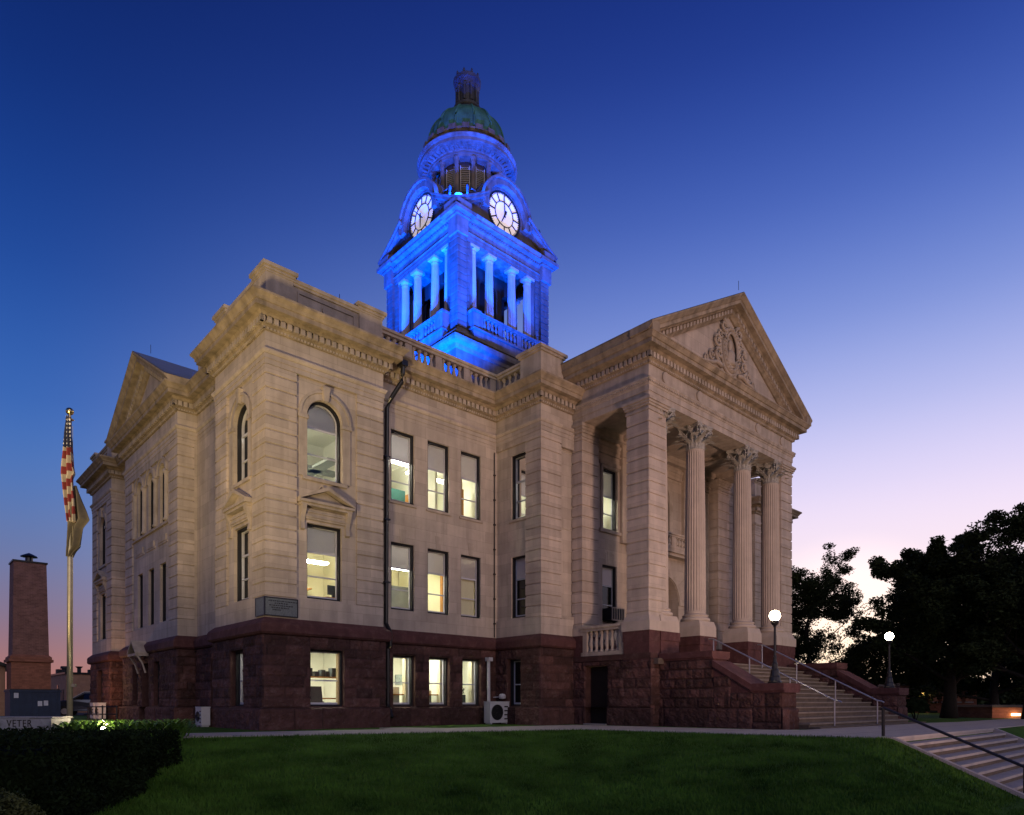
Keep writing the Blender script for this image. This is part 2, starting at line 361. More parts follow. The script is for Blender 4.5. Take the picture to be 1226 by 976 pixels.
# ================================================================== COURTHOUSE
CH = empty('courthouse', ORI, AN)
tag(CH, 'large old sandstone courthouse with red stone base, columned portico and blue lit clock tower', 'courthouse')
W = 32.56
def Ffront(v, m=1): return Fr((0, v), (1, 0), (0, -1)) if m > 0 else Fr((W, v), (-1, 0), (0, -1))
def Fleft(u): return Fr((u, 0), (0, 1), (-1, 0))
def Fright(u): return Fr((W-u, 0), (0, 1), (1, 0))
SB, SC, EN = 3.26, 3.9, 10.65       # red top, first groove, architrave bottom
B1 = (.68, 2.42); W1 = (3.97, 6.27); W2 = (7.66, 10.10)

def window(F, a0, a1, z0, z1, dep, arch=False, shade=.33, lit=True, rail=True):
    """double hung window: > frame, pane, shade"""
    r = (a1-a0)/2; zt = z1-r if arch else z1
    mb = MB()
    def ring(mb, ins, w, d0, d1, botw=None):
        x0, x1 = a0+ins, a1-ins; bw_ = botw or w
        F.box(mb, x0, x0+w, d0, d1, z0+ins, zt if arch else z1-ins); F.box(mb, x1-w, x1, d0, d1, z0+ins, zt if arch else z1-ins)
        F.box(mb, x0+w, x1-w, d0, d1, z0+ins, z0+ins+bw_)
        if arch:
            R = r-ins
            for k in range(NA):
                t0, t1 = PI*k/NA, PI*(k+1)/NA; c = (a0+a1)/2
                def q(R_, t, d): return F.p(c-R_*math.cos(t), d, zt+R_*math.sin(t))
                mb.hexa([q(R,t0,d0), q(R,t1,d0), q(R,t1,d1), q(R,t0,d1), q(R-w,t0,d0), q(R-w,t1,d0), q(R-w,t1,d1), q(R-w,t0,d1)])
        else: F.box(mb, x0+w, x1-w, d0, d1, z1-ins-w, z1-ins)
    ring(mb, -.004, .06, dep-.14, dep+.05)
    fr = mb.build('window', 'dframe', CH)
    mb = MB(); ring(mb, .05, .035, dep-.02, dep+.04, .07)
    zm = z0+(z1-z0)*(.46 if not shade else (1-shade)*.46+.02)
    zs = z1-(z1-z0)*shade
    F.box(mb, a0+.085, a1-.085, dep-.01, dep+.03, zm-.02, zm+.02)
    if shade: F.box(mb, a0+.085, a1-.085, dep-.012, dep+.03, zs-.03, zs+.03)
    mb.build('frame', 'frame', fr)
    mb = MB()
    pts = [F.p(a0+.06, dep+.02, z0+.06), F.p(a1-.06, dep+.02, z0+.06)]
    if arch:
        R = r-.06; c = (a0+a1)/2
        pts += [F.p(c+R*math.cos(PI*k/NA), dep+.02, zt+R*math.sin(PI*k/NA)) for k in range(NA+1)]
    else: pts += [F.p(a1-.06, dep+.02, z1-.06), F.p(a0+.06, dep+.02, z1-.06)]
    mb.add(pts, [tuple(range(len(pts)))]); mb.build('pane', 'glass' if lit else 'dglass', fr)
    if shade:
        mb = MB(); d = dep+.045 if lit else dep+.012
        x0, x1 = a0+.07, a1-.07
        if arch:
            R = r-.07; c = (a0+a1)/2
            top = [(c+R*math.cos(PI*k/NA), zt+R*math.sin(PI*k/NA)) for k in range(NA+1)]
            lo = [(x0, min(zs, zt)), (x1, min(zs, zt))]; poly = lo+top
        else: poly = [(x0, zs), (x1, zs), (x1, z1-.07), (x0, z1-.07)]
        k = len(poly); mb.add([F.p(a, d, z) for a, z in poly]+[F.p(a, d+.006, z) for a, z in poly], [tuple(range(k)), tuple(range(2*k-1, k-1, -1))]+[(i, (i+1) % k, k+(i+1) % k, k+i) for i in range(k)])
        mb.build('shade', 'shade', fr)
    return fr
def sill(mb, F, a0, a1, z, w=.07, h=.1): F.box(mb, a0-.08, a1+.08, -w, .12, z-h, z)
def lintelwedge(mb, F, a0, a1, z1, z2):
    c = (a0+a1)/2
    mb.hexa([F.p(c-.10,-.012,z1), F.p(c+.10,-.012,z1), F.p(c+.10,.02,z1), F.p(c-.10,.02,z1), F.p(c-.15,-.012,z2), F.p(c+.15,-.012,z2), F.p(c+.15,.02,z2), F.p(c-.15,.02,z2)])
def archtrim(mb, F, a0, a1, zs, r0, r1, proj, n=20, d_in=.02, ang=(0, PI)):
    c = (a0+a1)/2
    for k in range(n):
        t0 = ang[0]+(ang[1]-ang[0])*k/n; t1 = ang[0]+(ang[1]-ang[0])*(k+1)/n
        def q(R, t, d): return F.p(c-R*math.cos(t), d, zs+R*math.sin(t))
        mb.hexa([q(r0,t0,-proj), q(r0,t1,-proj), q(r0,t1,d_in), q(r0,t0,d_in), q(r1,t0,-proj), q(r1,t1,-proj), q(r1,t1,d_in), q(r1,t0,d_in)])
def hood(F, a0, a1, z, small=False):
    """pediment on brackets above a window"""
    c = (a0+a1)/2; hw = (a1-a0)/2+.33; mb = MB()
    # frieze + bed
    F.box(mb, a0-.1, a1+.1, -.06, .02, z+.10, z+.42); F.box(mb, a0-.1, a1+.1, -.09, -.06, z+.16, z+.20); F.box(mb, a0-.1, a1+.1, -.09, -.06, z+.30, z+.34)
    F.box(mb, c-hw+.06, c+hw-.06, -.2, .02, z+.48, z+.56); F.box(mb, c-hw, c+hw, -.26, .02, z+.56, z+.64)
    ht = .50
    for sg in (-1, 1):
        def q(a, d, zz): return F.p(c+sg*a, d, zz)
        mb.hexa([q(hw,-.26,z+.64), q(0,-.26,z+.64+ht-.12), q(0,.02,z+.64+ht-.12), q(hw,.02,z+.64), q(hw,-.26,z+.70), q(0,-.26,z+.64+ht), q(0,.02,z+.64+ht), q(hw,.02,z+.70)])
    mb.add([F.p(c-hw+.1,-.06,z+.64), F.p(c+hw-.1,-.06,z+.64), F.p(c,-.06,z+.64+ht-.14)], [(0, 1, 2)])
    mb.build('window_pediment', 'trim', CH)
    for sg in (-1, 1):
        mb = MB(); x = c+sg*(hw-.16)
        prof = [(-.02,-.25), (-.10,-.22), (-.05,-.02), (-.10,.18), (-.20,.38), (-.22,.48), (.02,.48), (.02,-.25)]
        k = len(prof); mb.add([F.p(x-.07, d, z+h) for d, h in prof]+[F.p(x+.07, d, z+h) for d, h in prof], [tuple(range(k)), tuple(range(2*k-1, k-1, -1))]+[(i, (i+1) % k, k+(i+1) % k, k+i) for i in range(k)])
        mb.build('bracket', 'trim', CH)
def ornament(F, c, z, s=1):
    mb = MB()
    for sg in (-1, 1):
        mb.tube([F.p(c+sg*s*(.05+.30*t), -.07-.02*math.sin(t*6), z+s*.10*math.sin(t*PI*1.6)) for t in [i/10 for i in range(11)]], [.03*s*(1-.6*i/10) for i in range(11)], 6)
    mb.build('carved_ornament', 'trim', CH, True)

def pier(u0, u1, v0, v1, z0=SC, z1=EN, m='pier', name='rusticated_pier', h=.405, par=None):
    mb = MB(); g = .035
    mb.box(u0+g, u1-g, v0+g, v1-g, z0, z1+.02 if z1 == EN else z1); z = z0
    while z < z1-.05:
        zt = min(z+h, z1); b = .012
        x0, x1, y0, y1 = u0, u1, v0, v1
        lo, hi = z+.020, (zt-.020 if zt < z1 else zt)
        # bevelled block
        vs = []
        for zz, i in ((lo, b), (lo+b, 0), (hi-b, 0), (hi, b)):
            vs += [(x0+i,y0+i,zz), (x1-i,y0+i,zz), (x1-i,y1-i,zz), (x0+i,y1-i,zz)]
        fs = [(3,2,1,0), (12,13,14,15)]
        for j in range(3):
            for i in range(4): fs.append((j*4+i, j*4+(i+1) % 4, (j+1)*4+(i+1) % 4, (j+1)*4+i))
        mb.add(vs, fs); z += h
    o = mb.build(name, m, par or CH); return o

# ---- footprint
FP = [(0,0),(3.97,0),(3.97,.44),(9.3,.44),(9.3,-2),(W-9.3,-2),(W-9.3,.44),(W-3.97,.44),(W-3.97,0),(W,0),
      (W,4.0),(W-.6,4.0),(W-.6,7.6),(W+.1,7.6),(W+.1,14.9),(W-.6,14.9),(W-.6,17.8),(W,17.8),(W,21.8),
      (0,21.8),(0,17.8),(.6,17.8),(.6,14.9),(-.1,14.9),(-.1,7.6),(.6,7.6),(.6,4.0),(0,4.0)]
# entablature + cornice round the whole building
mb = MB()
sweep(mb, FP, [(-.16, EN), (.015, EN), (.015, 10.80), (.035, 10.80), (.035, 10.93), (.07, 10.96), (.10, 11.02), (.10, 11.06), (0, 11.08), (0, 11.6)], True)
mb.build('entablature', 'sand', CH)
mb = MB()
sweep(mb, FP, [(0, 11.6), (.04, 11.6), (.05, 11.63), (.09, 11.68), (.13, 11.72), (.14, 11.72), (.14, 11.92), (.20, 11.92), (.24, 11.97), (.26, 12.02), (.46, 12.03), (.46, 12.17), (.49, 12.18), (.53, 12.25), (.60, 12.32), (.62, 12.34), (.62, 12.40), (-.3, 12.48)], True)
cn = mb.build('cornice', 'corn', CH)
mb = MB(); dentils(mb, FP, True, .13, .225, 11.735, 11.905, .215, .13); mb.build('dentil_course', 'trim', CH)
mb = MB(); dentils(mb, FP, True, .03, .085, 11.62, 11.69, .105, .06); mb.build('egg_moulding', 'trim', CH)
# base course of sandstone, water table and plinth cap of red stone
mb = MB(); sweep(mb, FP, [(0, SB), (0, SC), (-.16, SC+.002)], True); mb.build('sandstone_base_course', 'sand', CH)
mb = MB(); sweep(mb, FP, [(.06, 2.78), (.15, 2.80), (.20, 2.86), (.20, 3.08), (.17, 3.14), (.02, 3.28), (0, 3.28)], True); mb.build('water_table', 'redtrim', CH)

# ---- sandstone walls, windows
wl = MB(); trim = MB(); sills = MB()
litA = True
def rect3(F, wins, dep=.28, shades=(.33, .33), lit=(True, True)):
    pass
for m in (1, -1):
    F = Ffront(.07, m)
    ops = [(1.33, 2.50, *W1), (1.33, 2.50, W2[0], W2[1], True)]
    wall(wl, F, .85, 3.1, SC, EN, ops, .30)
    if m > 0:
        window(F, 1.33, 2.50, *W1, .24, False, .36, True); window(F, 1.33, 2.50, *W2, .24, True, .34, True)
    else:
        window(F, 1.33, 2.50, *W1, .24, False, .36, False); window(F, 1.33, 2.50, *W2, .24, True, .34, False)
    hood(F, 1.33, 2.50, 6.27); sill(sills, F, 1.25, 2.58, W2[0])
    archtrim(trim, F, 1.33, 2.50, W2[1]-.585, .60, .80, .04); archtrim(trim, F, 1.33, 2.50, W2[1]-.585, .80, .88, .075)
    for (x0, x1) in ((1.05, 1.33-.015), (2.515, 2.78)): F.box(trim, x0, x1, -.04, .02, W2[0], W2[1]-.66); F.box(trim, x0-.04, x1+.04, -.08, .02, W2[1]-.70, W2[1]-.585)
    c = 1.915; trim.hexa([F.p(c-.07,-.12,W2[1]-.03), F.p(c+.07,-.12,W2[1]-.03), F.p(c+.07,.02,W2[1]-.03), F.p(c-.07,.02,W2[1]-.03), F.p(c-.13,-.14,W2[1]+.42), F.p(c+.13,-.14,W2[1]+.42), F.p(c+.13,.02,W2[1]+.42), F.p(c-.13,.02,W2[1]+.42)])
    ornament(F, c, 7.35, .9)
    # main wall
    F = Ffront(.44, m); ww = [(4.55, 5.50), (6.07, 7.02), (7.57, 8.52)]
    wall(wl, F, 3.9, 9.38, SC, EN, [(a, b, *W1) for a, b in ww]+[(a, b, *W2) for a, b in ww], .26)
    for a, b in ww:
        window(F, a, b, *W1, .2, False, .36, m > 0); window(F, a, b, *W2, .2, False, .38, m > 0)
        lintelwedge(trim, F, a, b, 6.29, 6.75); sill(sills, F, a, b, W2[0], .05, .08)
    # bay front
    F = Ffront(-2, m)
    wall(wl, F, 10.25, 11.2, SC, EN-.35, (), .1, .13); F.box(trim, 10.38, 11.1, -.0, .14, EN-.35, EN)
    F.box(trim, 10.38, 11.1, .0, .14, SC, SC+.12)
    pu = (9.3, 10.38) if m > 0 else (W-10.38, W-9.3)
    pier(*pu, -2, -1.19); 
    # rear portico pier
    pu = (11.05, 12.0) if m > 0 else (W-12.0, W-11.05)
    pier(*pu, -2.42, -1.9, 3.72, 10.72)
    F = Ffront(-1.93, m)
    wall(wl, F, 11.85, 14.38, SC-.7, 11.2, [(12.80, 13.70, *W1), (12.80, 13.70, *W2)], .26)
    window(F, 12.8, 13.7, *W1, .2, False, .34, False); window(F, 12.8, 13.7, *W2, .2, False, .42, m > 0)
    for w0 in ((12.68, 12.80), (13.70, 13.82)): F.box(trim, *w0, -.05, .02, W2[0]-.06, W2[1]+.12)
    F.box(trim, 12.68, 13.82, -.05, .02, W2[1], W2[1]+.12); F.box(trim, 12.60, 13.90, -.08, .02, W2[1]+.12, W2[1]+.26)
    sill(sills, F, 12.66, 13.84, W2[0], .1, .12); lintelwedge(trim, F, 12.8, 13.7, 6.29, 6.8)
    for q in (-.24, .24): F.box(trim, 13.25+q-.05, 13.25+q+.05, -.006, .01, 6.3, 6.75)
# bay side walls
for F, m in ((Fr((9.3, 0), (0, 1), (-1, 0)), 1), (Fr((W-9.3, 0), (0, 1), (1, 0)), -1)):
    wall(wl, F, -1.35, .44, SC, EN, [(-1.17, -.36, *W1), (-1.17, -.36, *W2)], .26, .06)
    window(F, -1.17, -.36, *W1, .26, False, .36, False); window(F, -1.17, -.36, *W2, .26, False, .40, True if m > 0 else False)
    F.box(trim, -1.2, .44, .0, .06, EN-.22, EN); sill(sills, F, -1.17, -.36, W2[0], .0, .08)
# side facades (left seen, right mirrored)
for side in (1, -1):
    mk = Fleft if side > 0 else Fright
    def pv(u0, u1): return (u0, u1) if side > 0 else (W-u1, W-u0)
    for base, first in ((0, True), (17.8, False)):
        F = mk(.07); c0 = base
        a0, a1 = c0+1.38, c0+2.55
        wall(wl, F, c0+.85, c0+3.15, SC, EN, [(a0, a1, *W1), (a0, a1, W2[0], W2[1], True)], .30)
        window(F, a0, a1, *W1, .24, False, .36, side > 0 and first); window(F, a0, a1, *W2, .24, True, .34, side > 0 and first)
        hood(F, a0, a1, 6.27); sill(sills, F, a0-.08, a1+.08, W2[0])
        archtrim(trim, F, a0, a1, W2[1]-.585, .60, .80, .04); archtrim(trim, F, a0, a1, W2[1]-.585, .80, .88, .075)
        for (x0, x1) in ((a0-.28, a0-.015), (a1+.015, a1+.28)): F.box(trim, x0, x1, -.04, .02, W2[0], W2[1]-.66); F.box(trim, x0-.04, x1+.04, -.08, .02, W2[1]-.70, W2[1]-.585)
        c = (a0+a1)/2; trim.hexa([F.p(c-.07,-.12,W2[1]-.03), F.p(c+.07,-.12,W2[1]-.03), F.p(c+.07,.02,W2[1]-.03), F.p(c-.07,.02,W2[1]-.03), F.p(c-.13,-.14,W2[1]+.42), F.p(c+.13,-.14,W2[1]+.42), F.p(c+.13,.02,W2[1]+.42), F.p(c-.13,.02,W2[1]+.42)])
        # corner piers (cover both faces)
        pier(*pv(0, .97), base, base+.97); pier(*pv(0, .60 if True else 0), base+3.02, base+4.0)
    pier(*pv(3.0, 3.97), 0, .44) if side > 0 else pier(W-3.97, W-3.0, 0, .44)
    F = mk(.6)
    for (b0, b1) in ((4.0, 7.6), (14.9, 17.8)):
        a0 = b0+.9 if b0 < 10 else b0+1.0; a1 = a0+.85
        wall(wl, F, b0, b1, SC, EN, [(a0, a1, *W1), (a0, a1, *W2)], .26)
        for z in (W1, W2): window(F, a0, a1, *z, .2, False, .3, False)
    # centre bay
    F = mk(-.1+.07)
    ww = [(9.22, 9.98), (10.80, 11.56), (12.38, 13.14)]
    wall(wl, F, 8.55, 13.9, SC, EN, [(a, b, *W1) for a, b in ww]+[(a, b, W2[0]+.15, W2[1]+.05, True) for a, b in ww], .3)
    for a, b in ww:
        window(F, a, b, *W1, .24, False, 0, False); window(F, a, b, W2[0]+.15, W2[1]+.05, .24, True, 0, False)
        archtrim(trim, F, a, b, W2[1]+.05-.38, .40, .56, .05); archtrim(trim, F, a, b, W2[1]+.05-.38, .56, .64, .09)
        F.box(trim, a-.25, b+.25, -.03, .01, 7.02, 7.10); F.box(trim, a-.1, b+.1, -.05, .01, 7.10, 7.34)
    for a in (8.98, 10.39, 11.97, 13.38):
        mb = MB(); mb.lathe([(.12, W2[0]+.15), (.14, W2[0]+.2), (.10, W2[0]+.28), (.09, W2[1]-.55), (.13, W2[1]-.45), (.16, W2[1]-.38)], 12, F.p(a, -.04, 0)[:2]); mb.build('colonnette', 'trim', CH, True)
        F.box(trim, a-.2, a+.2, -.14, .02, W2[1]-.38, W2[1]-.30)
    F.box(sills, 8.7, 13.76, -.08, .1, W2[0]+.05, W2[0]+.15)
    F.box(trim, 8.66, 13.80, -.07, 0, EN-.25, EN)
    pier(*((-.1, .5) if side > 0 else (W-.5, W+.1)), 7.6, 8.68); pier(*((-.1, .5) if side > 0 else (W-.5, W+.1)), 13.78, 14.9)
    # returns of the bays / pavilions
F = Fr((0, 21.8), (1, 0), (0, 1)); wall(wl, F, 0, W, SC, EN)
for v in (7.62, 14.88):
    for s in (1, -1):
        a, b = (.48, .62) if s > 0 else (W-.62, W-.48); wl.quad((a, v, SC), (b, v, SC), (b, v, EN), (a, v, EN))
wl.build('sandstone_wall', 'sand', CH); split_build(trim, 'stone_surround', 'trim', CH, .10); split_build(sills, 'window_sill', 'trim', CH, .02)

# ---- rock faced red base
def rockface(mb, F, a0, a1, z0, z1, ops, off, ch, bl, seed, rough=.035):
    st = .045
    def grid(lo, hi, keys):
        ks = sorted({lo, hi}|{k for k in keys if lo < k < hi}); g = []
        for p, q in zip(ks, ks[1:]):
            n = max(1, int(round((q-p)/st))); g += [p+(q-p)*i/n for i in range(n)]
        return g+[hi]
    A = grid(a0, a1, [x for o in ops for x in o[:2]]); Z = grid(z0, z1, [x for o in ops for x in o[2:4]])
    nc = max(1, round((z1-z0)/ch)); H = (z1-z0)/nc; R = random.Random(seed); cuts = []
    for c in range(nc):
        x = a0-R.random()*bl; r = [x]
        while x < a1: x += bl*(.55+R.random()*.9); r.append(x)
        cuts.append((r, [R.uniform(-.012, .016) for _ in r], [R.uniform(.62, 1.55) for _ in r]))
    k = len(mb.v); na = len(A)
    for z in Z:
        c = min(nc-1, int((z-z0)/H)); tz = (z-z0)/H-c; r, ofs, tn = cuts[c]
        for a in A:
            i = 0
            while i < len(r)-2 and r[i+1] < a: i += 1
            bw_ = r[i+1]-r[i]; ea = min(a-r[i], r[i+1]-a); ez = min(tz, 1-tz)*H
            e = min(1, min(ea, ez)/.07); e = e**.5
            d = e*(rough+ofs[i]*1.3+.040*(noise.noise(Vector((a*5+seed, z*5, seed*3)))) + .026*noise.noise(Vector((a*14, z*16, seed))))
            for o in ops:
                da = max(o[0]-a, a-o[1], o[2]-z, z-o[3])
                if da < .03: d *= max(0, da/.03)
            d *= min(1, (a-a0)/.02, (a1-a)/.02) if True else 1
            mb.vt[len(mb.v)] = tn[i]*(.55+.45*min(1, min(ea, ez)/.03)); mb.v.append(F.p(a, -(off+max(-.01, d)), z))
    for j in range(len(Z)-1):
        for i in range(na-1):
            ma, mz = (A[i]+A[i+1])/2, (Z[j]+Z[j+1])/2
            if any(o[0] < ma < o[1] and o[2] < mz < o[3] for o in ops): continue
            mb.f.append((k+j*na+i, k+j*na+i+1, k+(j+1)*na+i+1, k+(j+1)*na+i))
    D = .32
    for o in ops:
        x0, x1, q0, q1 = o[:4]; q0 = max(q0, z0); q1 = min(q1, z1); f = -off
        mb.quad(F.p(x0,f,q0), F.p(x0,D,q0), F.p(x0,D,q1), F.p(x0,f,q1)); mb.quad(F.p(x1,D,q0), F.p(x1,f,q0), F.p(x1,f,q1), F.p(x1,D,q1))
        mb.quad(F.p(x0,f,q1), F.p(x0,D,q1), F.p(x1,D,q1), F.p(x1,f,q1)); mb.quad(F.p(x0,f,q0), F.p(x1,f,q0), F.p(x1,D,q0), F.p(x0,D,q0))
rb = MB(); sd = 0
def baseseg(F, a0, a1, wins=(), doors=(), e0=0, e1=0):
    """e0/e1: +1 outer corner, -1 inner corner at the ends"""
    global sd; sd += 1
    o = .06; p = .17
    rockface(rb, F, a0-o*e0, a1+o*e1, .62, 2.80, [(a, b, *B1) for a, b in wins]+[(a, b, -.2, z) for a, b, z in doors], o, .31, .75, sd)
    rockface(rb, F, a0-p*e0, a1+p*e1, -.25, .62, [(a, b, -.3, z) for a, b, z in doors], p, .87, 1.3, sd+50, .03)
    x = a0-p*e0; segs = []; x1 = a1+p*e1
    for a, b, z in sorted(doors): segs.append((x, a)); x = b
    segs.append((x, x1))
    for s0, s1 in segs: rb.quad(F.p(s0,-p,.62), F.p(s1,-p,.62), F.p(s1,0,.66), F.p(s0,0,.66))
for m in (1, -1):
    F = Ffront(0, m); full = m > 0
    baseseg(F, 0, 3.97, [(1.38, 2.52)], (), 1, 1); window(F, 1.38, 2.52, *B1, .24, False, 0, full)
    F = Ffront(.44, m); ww = [(4.6, 5.5), (6.1, 7.0), (7.6, 8.5)]
    baseseg(F, 3.97, 9.3, ww, (), -1, -1)
    for a, b in ww: window(F, a, b, *B1, .24, False, 0, full)
    F = Ffront(-2, m); baseseg(F, 9.3, 11.05, (), (), 1, -1)
for F, s in ((Fr((9.3, 0), (0, 1), (-1, 0)), 1), (Fr((W-9.3, 0), (0, 1), (1, 0)), -1)):
    baseseg(F, -2, .44, [(-1.0, -.28)], (), 1, -1); window(F, -1.0, -.28, *B1, .24, False, 0, False)
for mk, s in ((Fleft, 1), (Fright, -1)):
    for base in (0, 17.8):
        baseseg(mk(0), base, base+4.0, [(base+1.45, base+2.5)], (), 1, 1); window(mk(0), base+1.45, base+2.5, *B1, .24, False, 0, s > 0 and base == 0)
    baseseg(mk(.6), 4.0, 7.6, [(5.1, 5.95)], (), -1, -1); window(mk(.6), 5.1, 5.95, *B1, .24, False, 0, False)
    baseseg(mk(.6), 14.9, 17.8, (), (), -1, -1)
    baseseg(mk(-.1), 7.6, 14.9, [(9.55, 10.35), (12.6, 13.4)], [(11.0, 12.0, 2.42)], 1, 1)
    for a in (9.55, 12.6): window(mk(-.1), a, a+.8, *B1, .24, False, 0, False)
    d = MB(); F = mk(-.1); F.box(d, 11.0, 12.0, .22, .3, -.1, 2.42); do = d.build('door', 'door', CH)
    d = MB(); F.box(d, 11.82, 11.87, .18, .22, 1.0, 1.2); d.build('handle', 'steel', do)
for (v, u0, u1, sg) in ((4.0, 0, .6, 1), (7.6, -.1, .6, -1), (14.9, -.1, .6, 1), (17.8, 0, .6, -1)):
    for s in (1, -1):
        F = Fr((0, v), (1, 0), (0, sg)) if s > 0 else Fr((W, v), (-1, 0), (0, sg)); baseseg(F, u0, u1, (), (), 1, -1)
for s in (1, -1):
    F = Fr((3.97, 0), (0, 1), (1, 0)) if s > 0 else Fr((W-3.97, 0), (0, 1), (-1, 0)); baseseg(F, 0, .44, (), (), 1, -1)
rb.quad((0, 21.8, -.3), (W, 21.8, -.3), (W, 21.8, 3), (0, 21.8, 3))
rb.build('rock_faced_base', 'red', CH)

# ---- door canopy on the left side
F = Fleft(-.1); mb = MB()
for sg in (-1, 1):
    def q(a, d, z): return F.p(11.5+sg*a, d, z)
    mb.hexa([q(.6,-.6,2.76), q(0,-.6,3.24), q(0,-.05,3.24), q(.6,-.05,2.76), q(.6,-.6,2.84), q(0,-.6,3.33), q(0,-.05,3.33), q(.6,-.05,2.84)])
F.box(mb, 10.92, 12.08, -.58, -.48, 2.68, 2.78); F.box(mb, 10.92, 11.0, -.5, -.1, 2.68, 2.78); F.box(mb, 12.0, 12.08, -.5, -.1, 2.68, 2.78)
cano = mb.build('door_canopy', 'trim', CH)
for x in (10.96, 12.04):
    mb = MB(); mb.tube([F.p(x, -.5, 2.68), F.p(x, -.32, 2.4), F.p(x, -.2, 2.0)], .035, 6); mb.build('strut', 'trim', cano)

# ---- room interiors behind the lit windows
def room(u0, u1, v0, v1, z0, z1, mt, panels, open_u=False, open_side='v', strength=None):
    mb = MB()
    mb.quad((u0,v0,z0),(u1,v0,z0),(u1,v1,z0),(u0,v1,z0)); mb.quad((u0,v0,z1),(u1,v0,z1),(u1,v1,z1),(u0,v1,z1))
    mb.quad((u0,v1,z0),(u1,v1,z0),(u1,v1,z1),(u0,v1,z1)); mb.quad((u1,v0,z0),(u1,v1,z0),(u1,v1,z1),(u1,v0,z1))
    if not open_u: mb.quad((u0,v0,z0),(u0,v1,z0),(u0,v1,z1),(u0,v0,z1))
    o = mb.build('office_interior', mt, CH)
    for (a, b, c, d) in panels:
        mb = MB(); mb.box(a, b, c, d, z1-.09, z1-.03); mb.build('ceiling_light', 'panel', o)
    return o
M['pic'] = mat('framed_print', (.35, .42, .40), .6, .5, 12); M['drape'] = mat('tan_drape', (.42, .30, .16), .9, .1, 20); M['cab'] = mat('grey_cabinet', (.35, .38, .36), .6, .1, 4); M['rug'] = mat('green_chalk_panel', (.05, .16, .13), .8, .1, 4)
def inbox(name, m, u0, u1, v0, v1, z0, z1, par=None): q = MB(); q.box(u0, u1, v0, v1, z0, z1); return q.build(name, m, par)
r1 = room(.10, 3.85, .10, 3.9, 3.4, 6.35, 'wallin', [], True)
r2 = room(.10, 3.85, .10, 3.9, 7.3, 10.2, 'wallin2', [], True)
rm = room(.12, 3.85, .12, 3.9, .35, 2.62, 'wallin2', [(.6, 3.0, 1.5, 1.75)], True)
m1 = room(4.02, 9.28, .47, 4.2, 3.4, 6.35, 'wallin', [])
m2 = room(4.02, 9.28, .47, 4.2, 7.3, 10.2, 'wallin2', [])
m0 = room(4.02, 9.28, .47, 3.6, .35, 2.62, 'wallin2', [(4.6, 5.8, 1.3, 1.55), (6.3, 7.5, 1.3, 1.55), (8.0, 8.8, 1.2, 1.4)])
b2 = room(9.37, 14.2, -1.9, 1.5, 7.3, 10.2, 'wallin2', [], True)
for par, u0, u1, v0, v1, z in ((r1, 1.6, 2.9, 1.7, 1.95, 5.45), (r2, .7, 1.0, 1.2, 2.4, 9.35), (m1, 4.4, 6.4, 1.4, 1.6, 5.60), (m1, 7.2, 8.8, 2.2, 2.4, 5.9), (m2, 4.3, 5.9, 1.0, 1.2, 9.25), (m2, 6.6, 8.6, 2.4, 2.6, 9.55), (b2, 10.6, 12.6, -.9, -.6, 9.5)):
    inbox('ceiling_light', 'panel', u0, u1, v0, v1, z, z+.06, par)
# fittings seen through the panes
inbox('picture', 'pic', 2.3, 2.9, 3.84, 3.89, 4.6, 5.2, r1); inbox('wall_shelf', 'wood', .9, 3.2, 3.5, 3.88, 4.85, 4.9, r1); inbox('curtain', 'drape', 2.43, 2.56, .16, .32, .7, 2.6, rm)
inbox('ceiling_duct', 'cab', .4, 3.6, 2.3, 2.7, 8.75, 8.85, r2); inbox('ceiling_duct', 'cab', 2.6, 3.0, 1.2, 3.6, 8.75, 8.85, r2)
inbox('door', 'wood', 7.22, 7.3, 1.1, 1.25, 3.42, 6.0, m1); inbox('partition', 'wallin', 7.3, 7.42, 1.1, 4.15, 3.42, 6.3, m1); inbox('picture', 'black', 7.26, 7.5, .9, .92, 4.3, 4.75, m1); inbox('picture', 'pic', 7.28, 7.48, .89, .905, 4.33, 4.72, m1)
inbox('office_screen', 'cab', 5.1, 6.1, 1.3, 1.4, 3.42, 4.95, m1); inbox('curtain', 'wallin', 7.6, 8.5, .75, .80, 3.45, 6.0, m1)
inbox('partition', 'wallin2', 6.95, 7.05, 1.2, 4.15, 7.35, 10.1, m2); inbox('board', 'rug', 4.5, 5.8, 1.45, 1.5, 7.9, 8.45, m2); inbox('doorway', 'wood', 8.35, 8.95, 2.0, 2.06, 7.35, 9.3, m2); inbox('curtain', 'drape', 7.62, 7.85, .72, .8, 7.7, 9.3, m2); inbox('cabinet', 'wood', 6.35, 6.95, 1.8, 2.4, 7.35, 8.6, m2)
for u in (5.28, 6.78, 8.28): inbox('curtain', 'wallin', u+.10, u+.2, .8, 1.0, .7, 2.6, m0)
inbox('cabinet', 'cab', 4.95, 5.45, 1.3, 1.6, .36, 1.35, m0); inbox('door', 'wallin', 5.0, 5.06, 1.9, 2.6, .36, 2.4, m0); inbox('cabinet', 'cab', 6.5, 7.0, 1.5, 1.9, .36, 1.25, m0); inbox('picture', 'pic', 6.75, 7.1, 3.54, 3.58, 1.5, 1.9, m0); inbox('cabinet', 'hydr', 8.0, 8.4, 1.2, 1.5, .36, 1.1, m0); inbox('partition', 'wallin2', 7.3, 7.4, 1.2, 3.5, .36, 2.6, m0)
inbox('cabinet', 'cab', 12.8, 13.6, -1.2, -.8, 7.35, 8.8, b2)

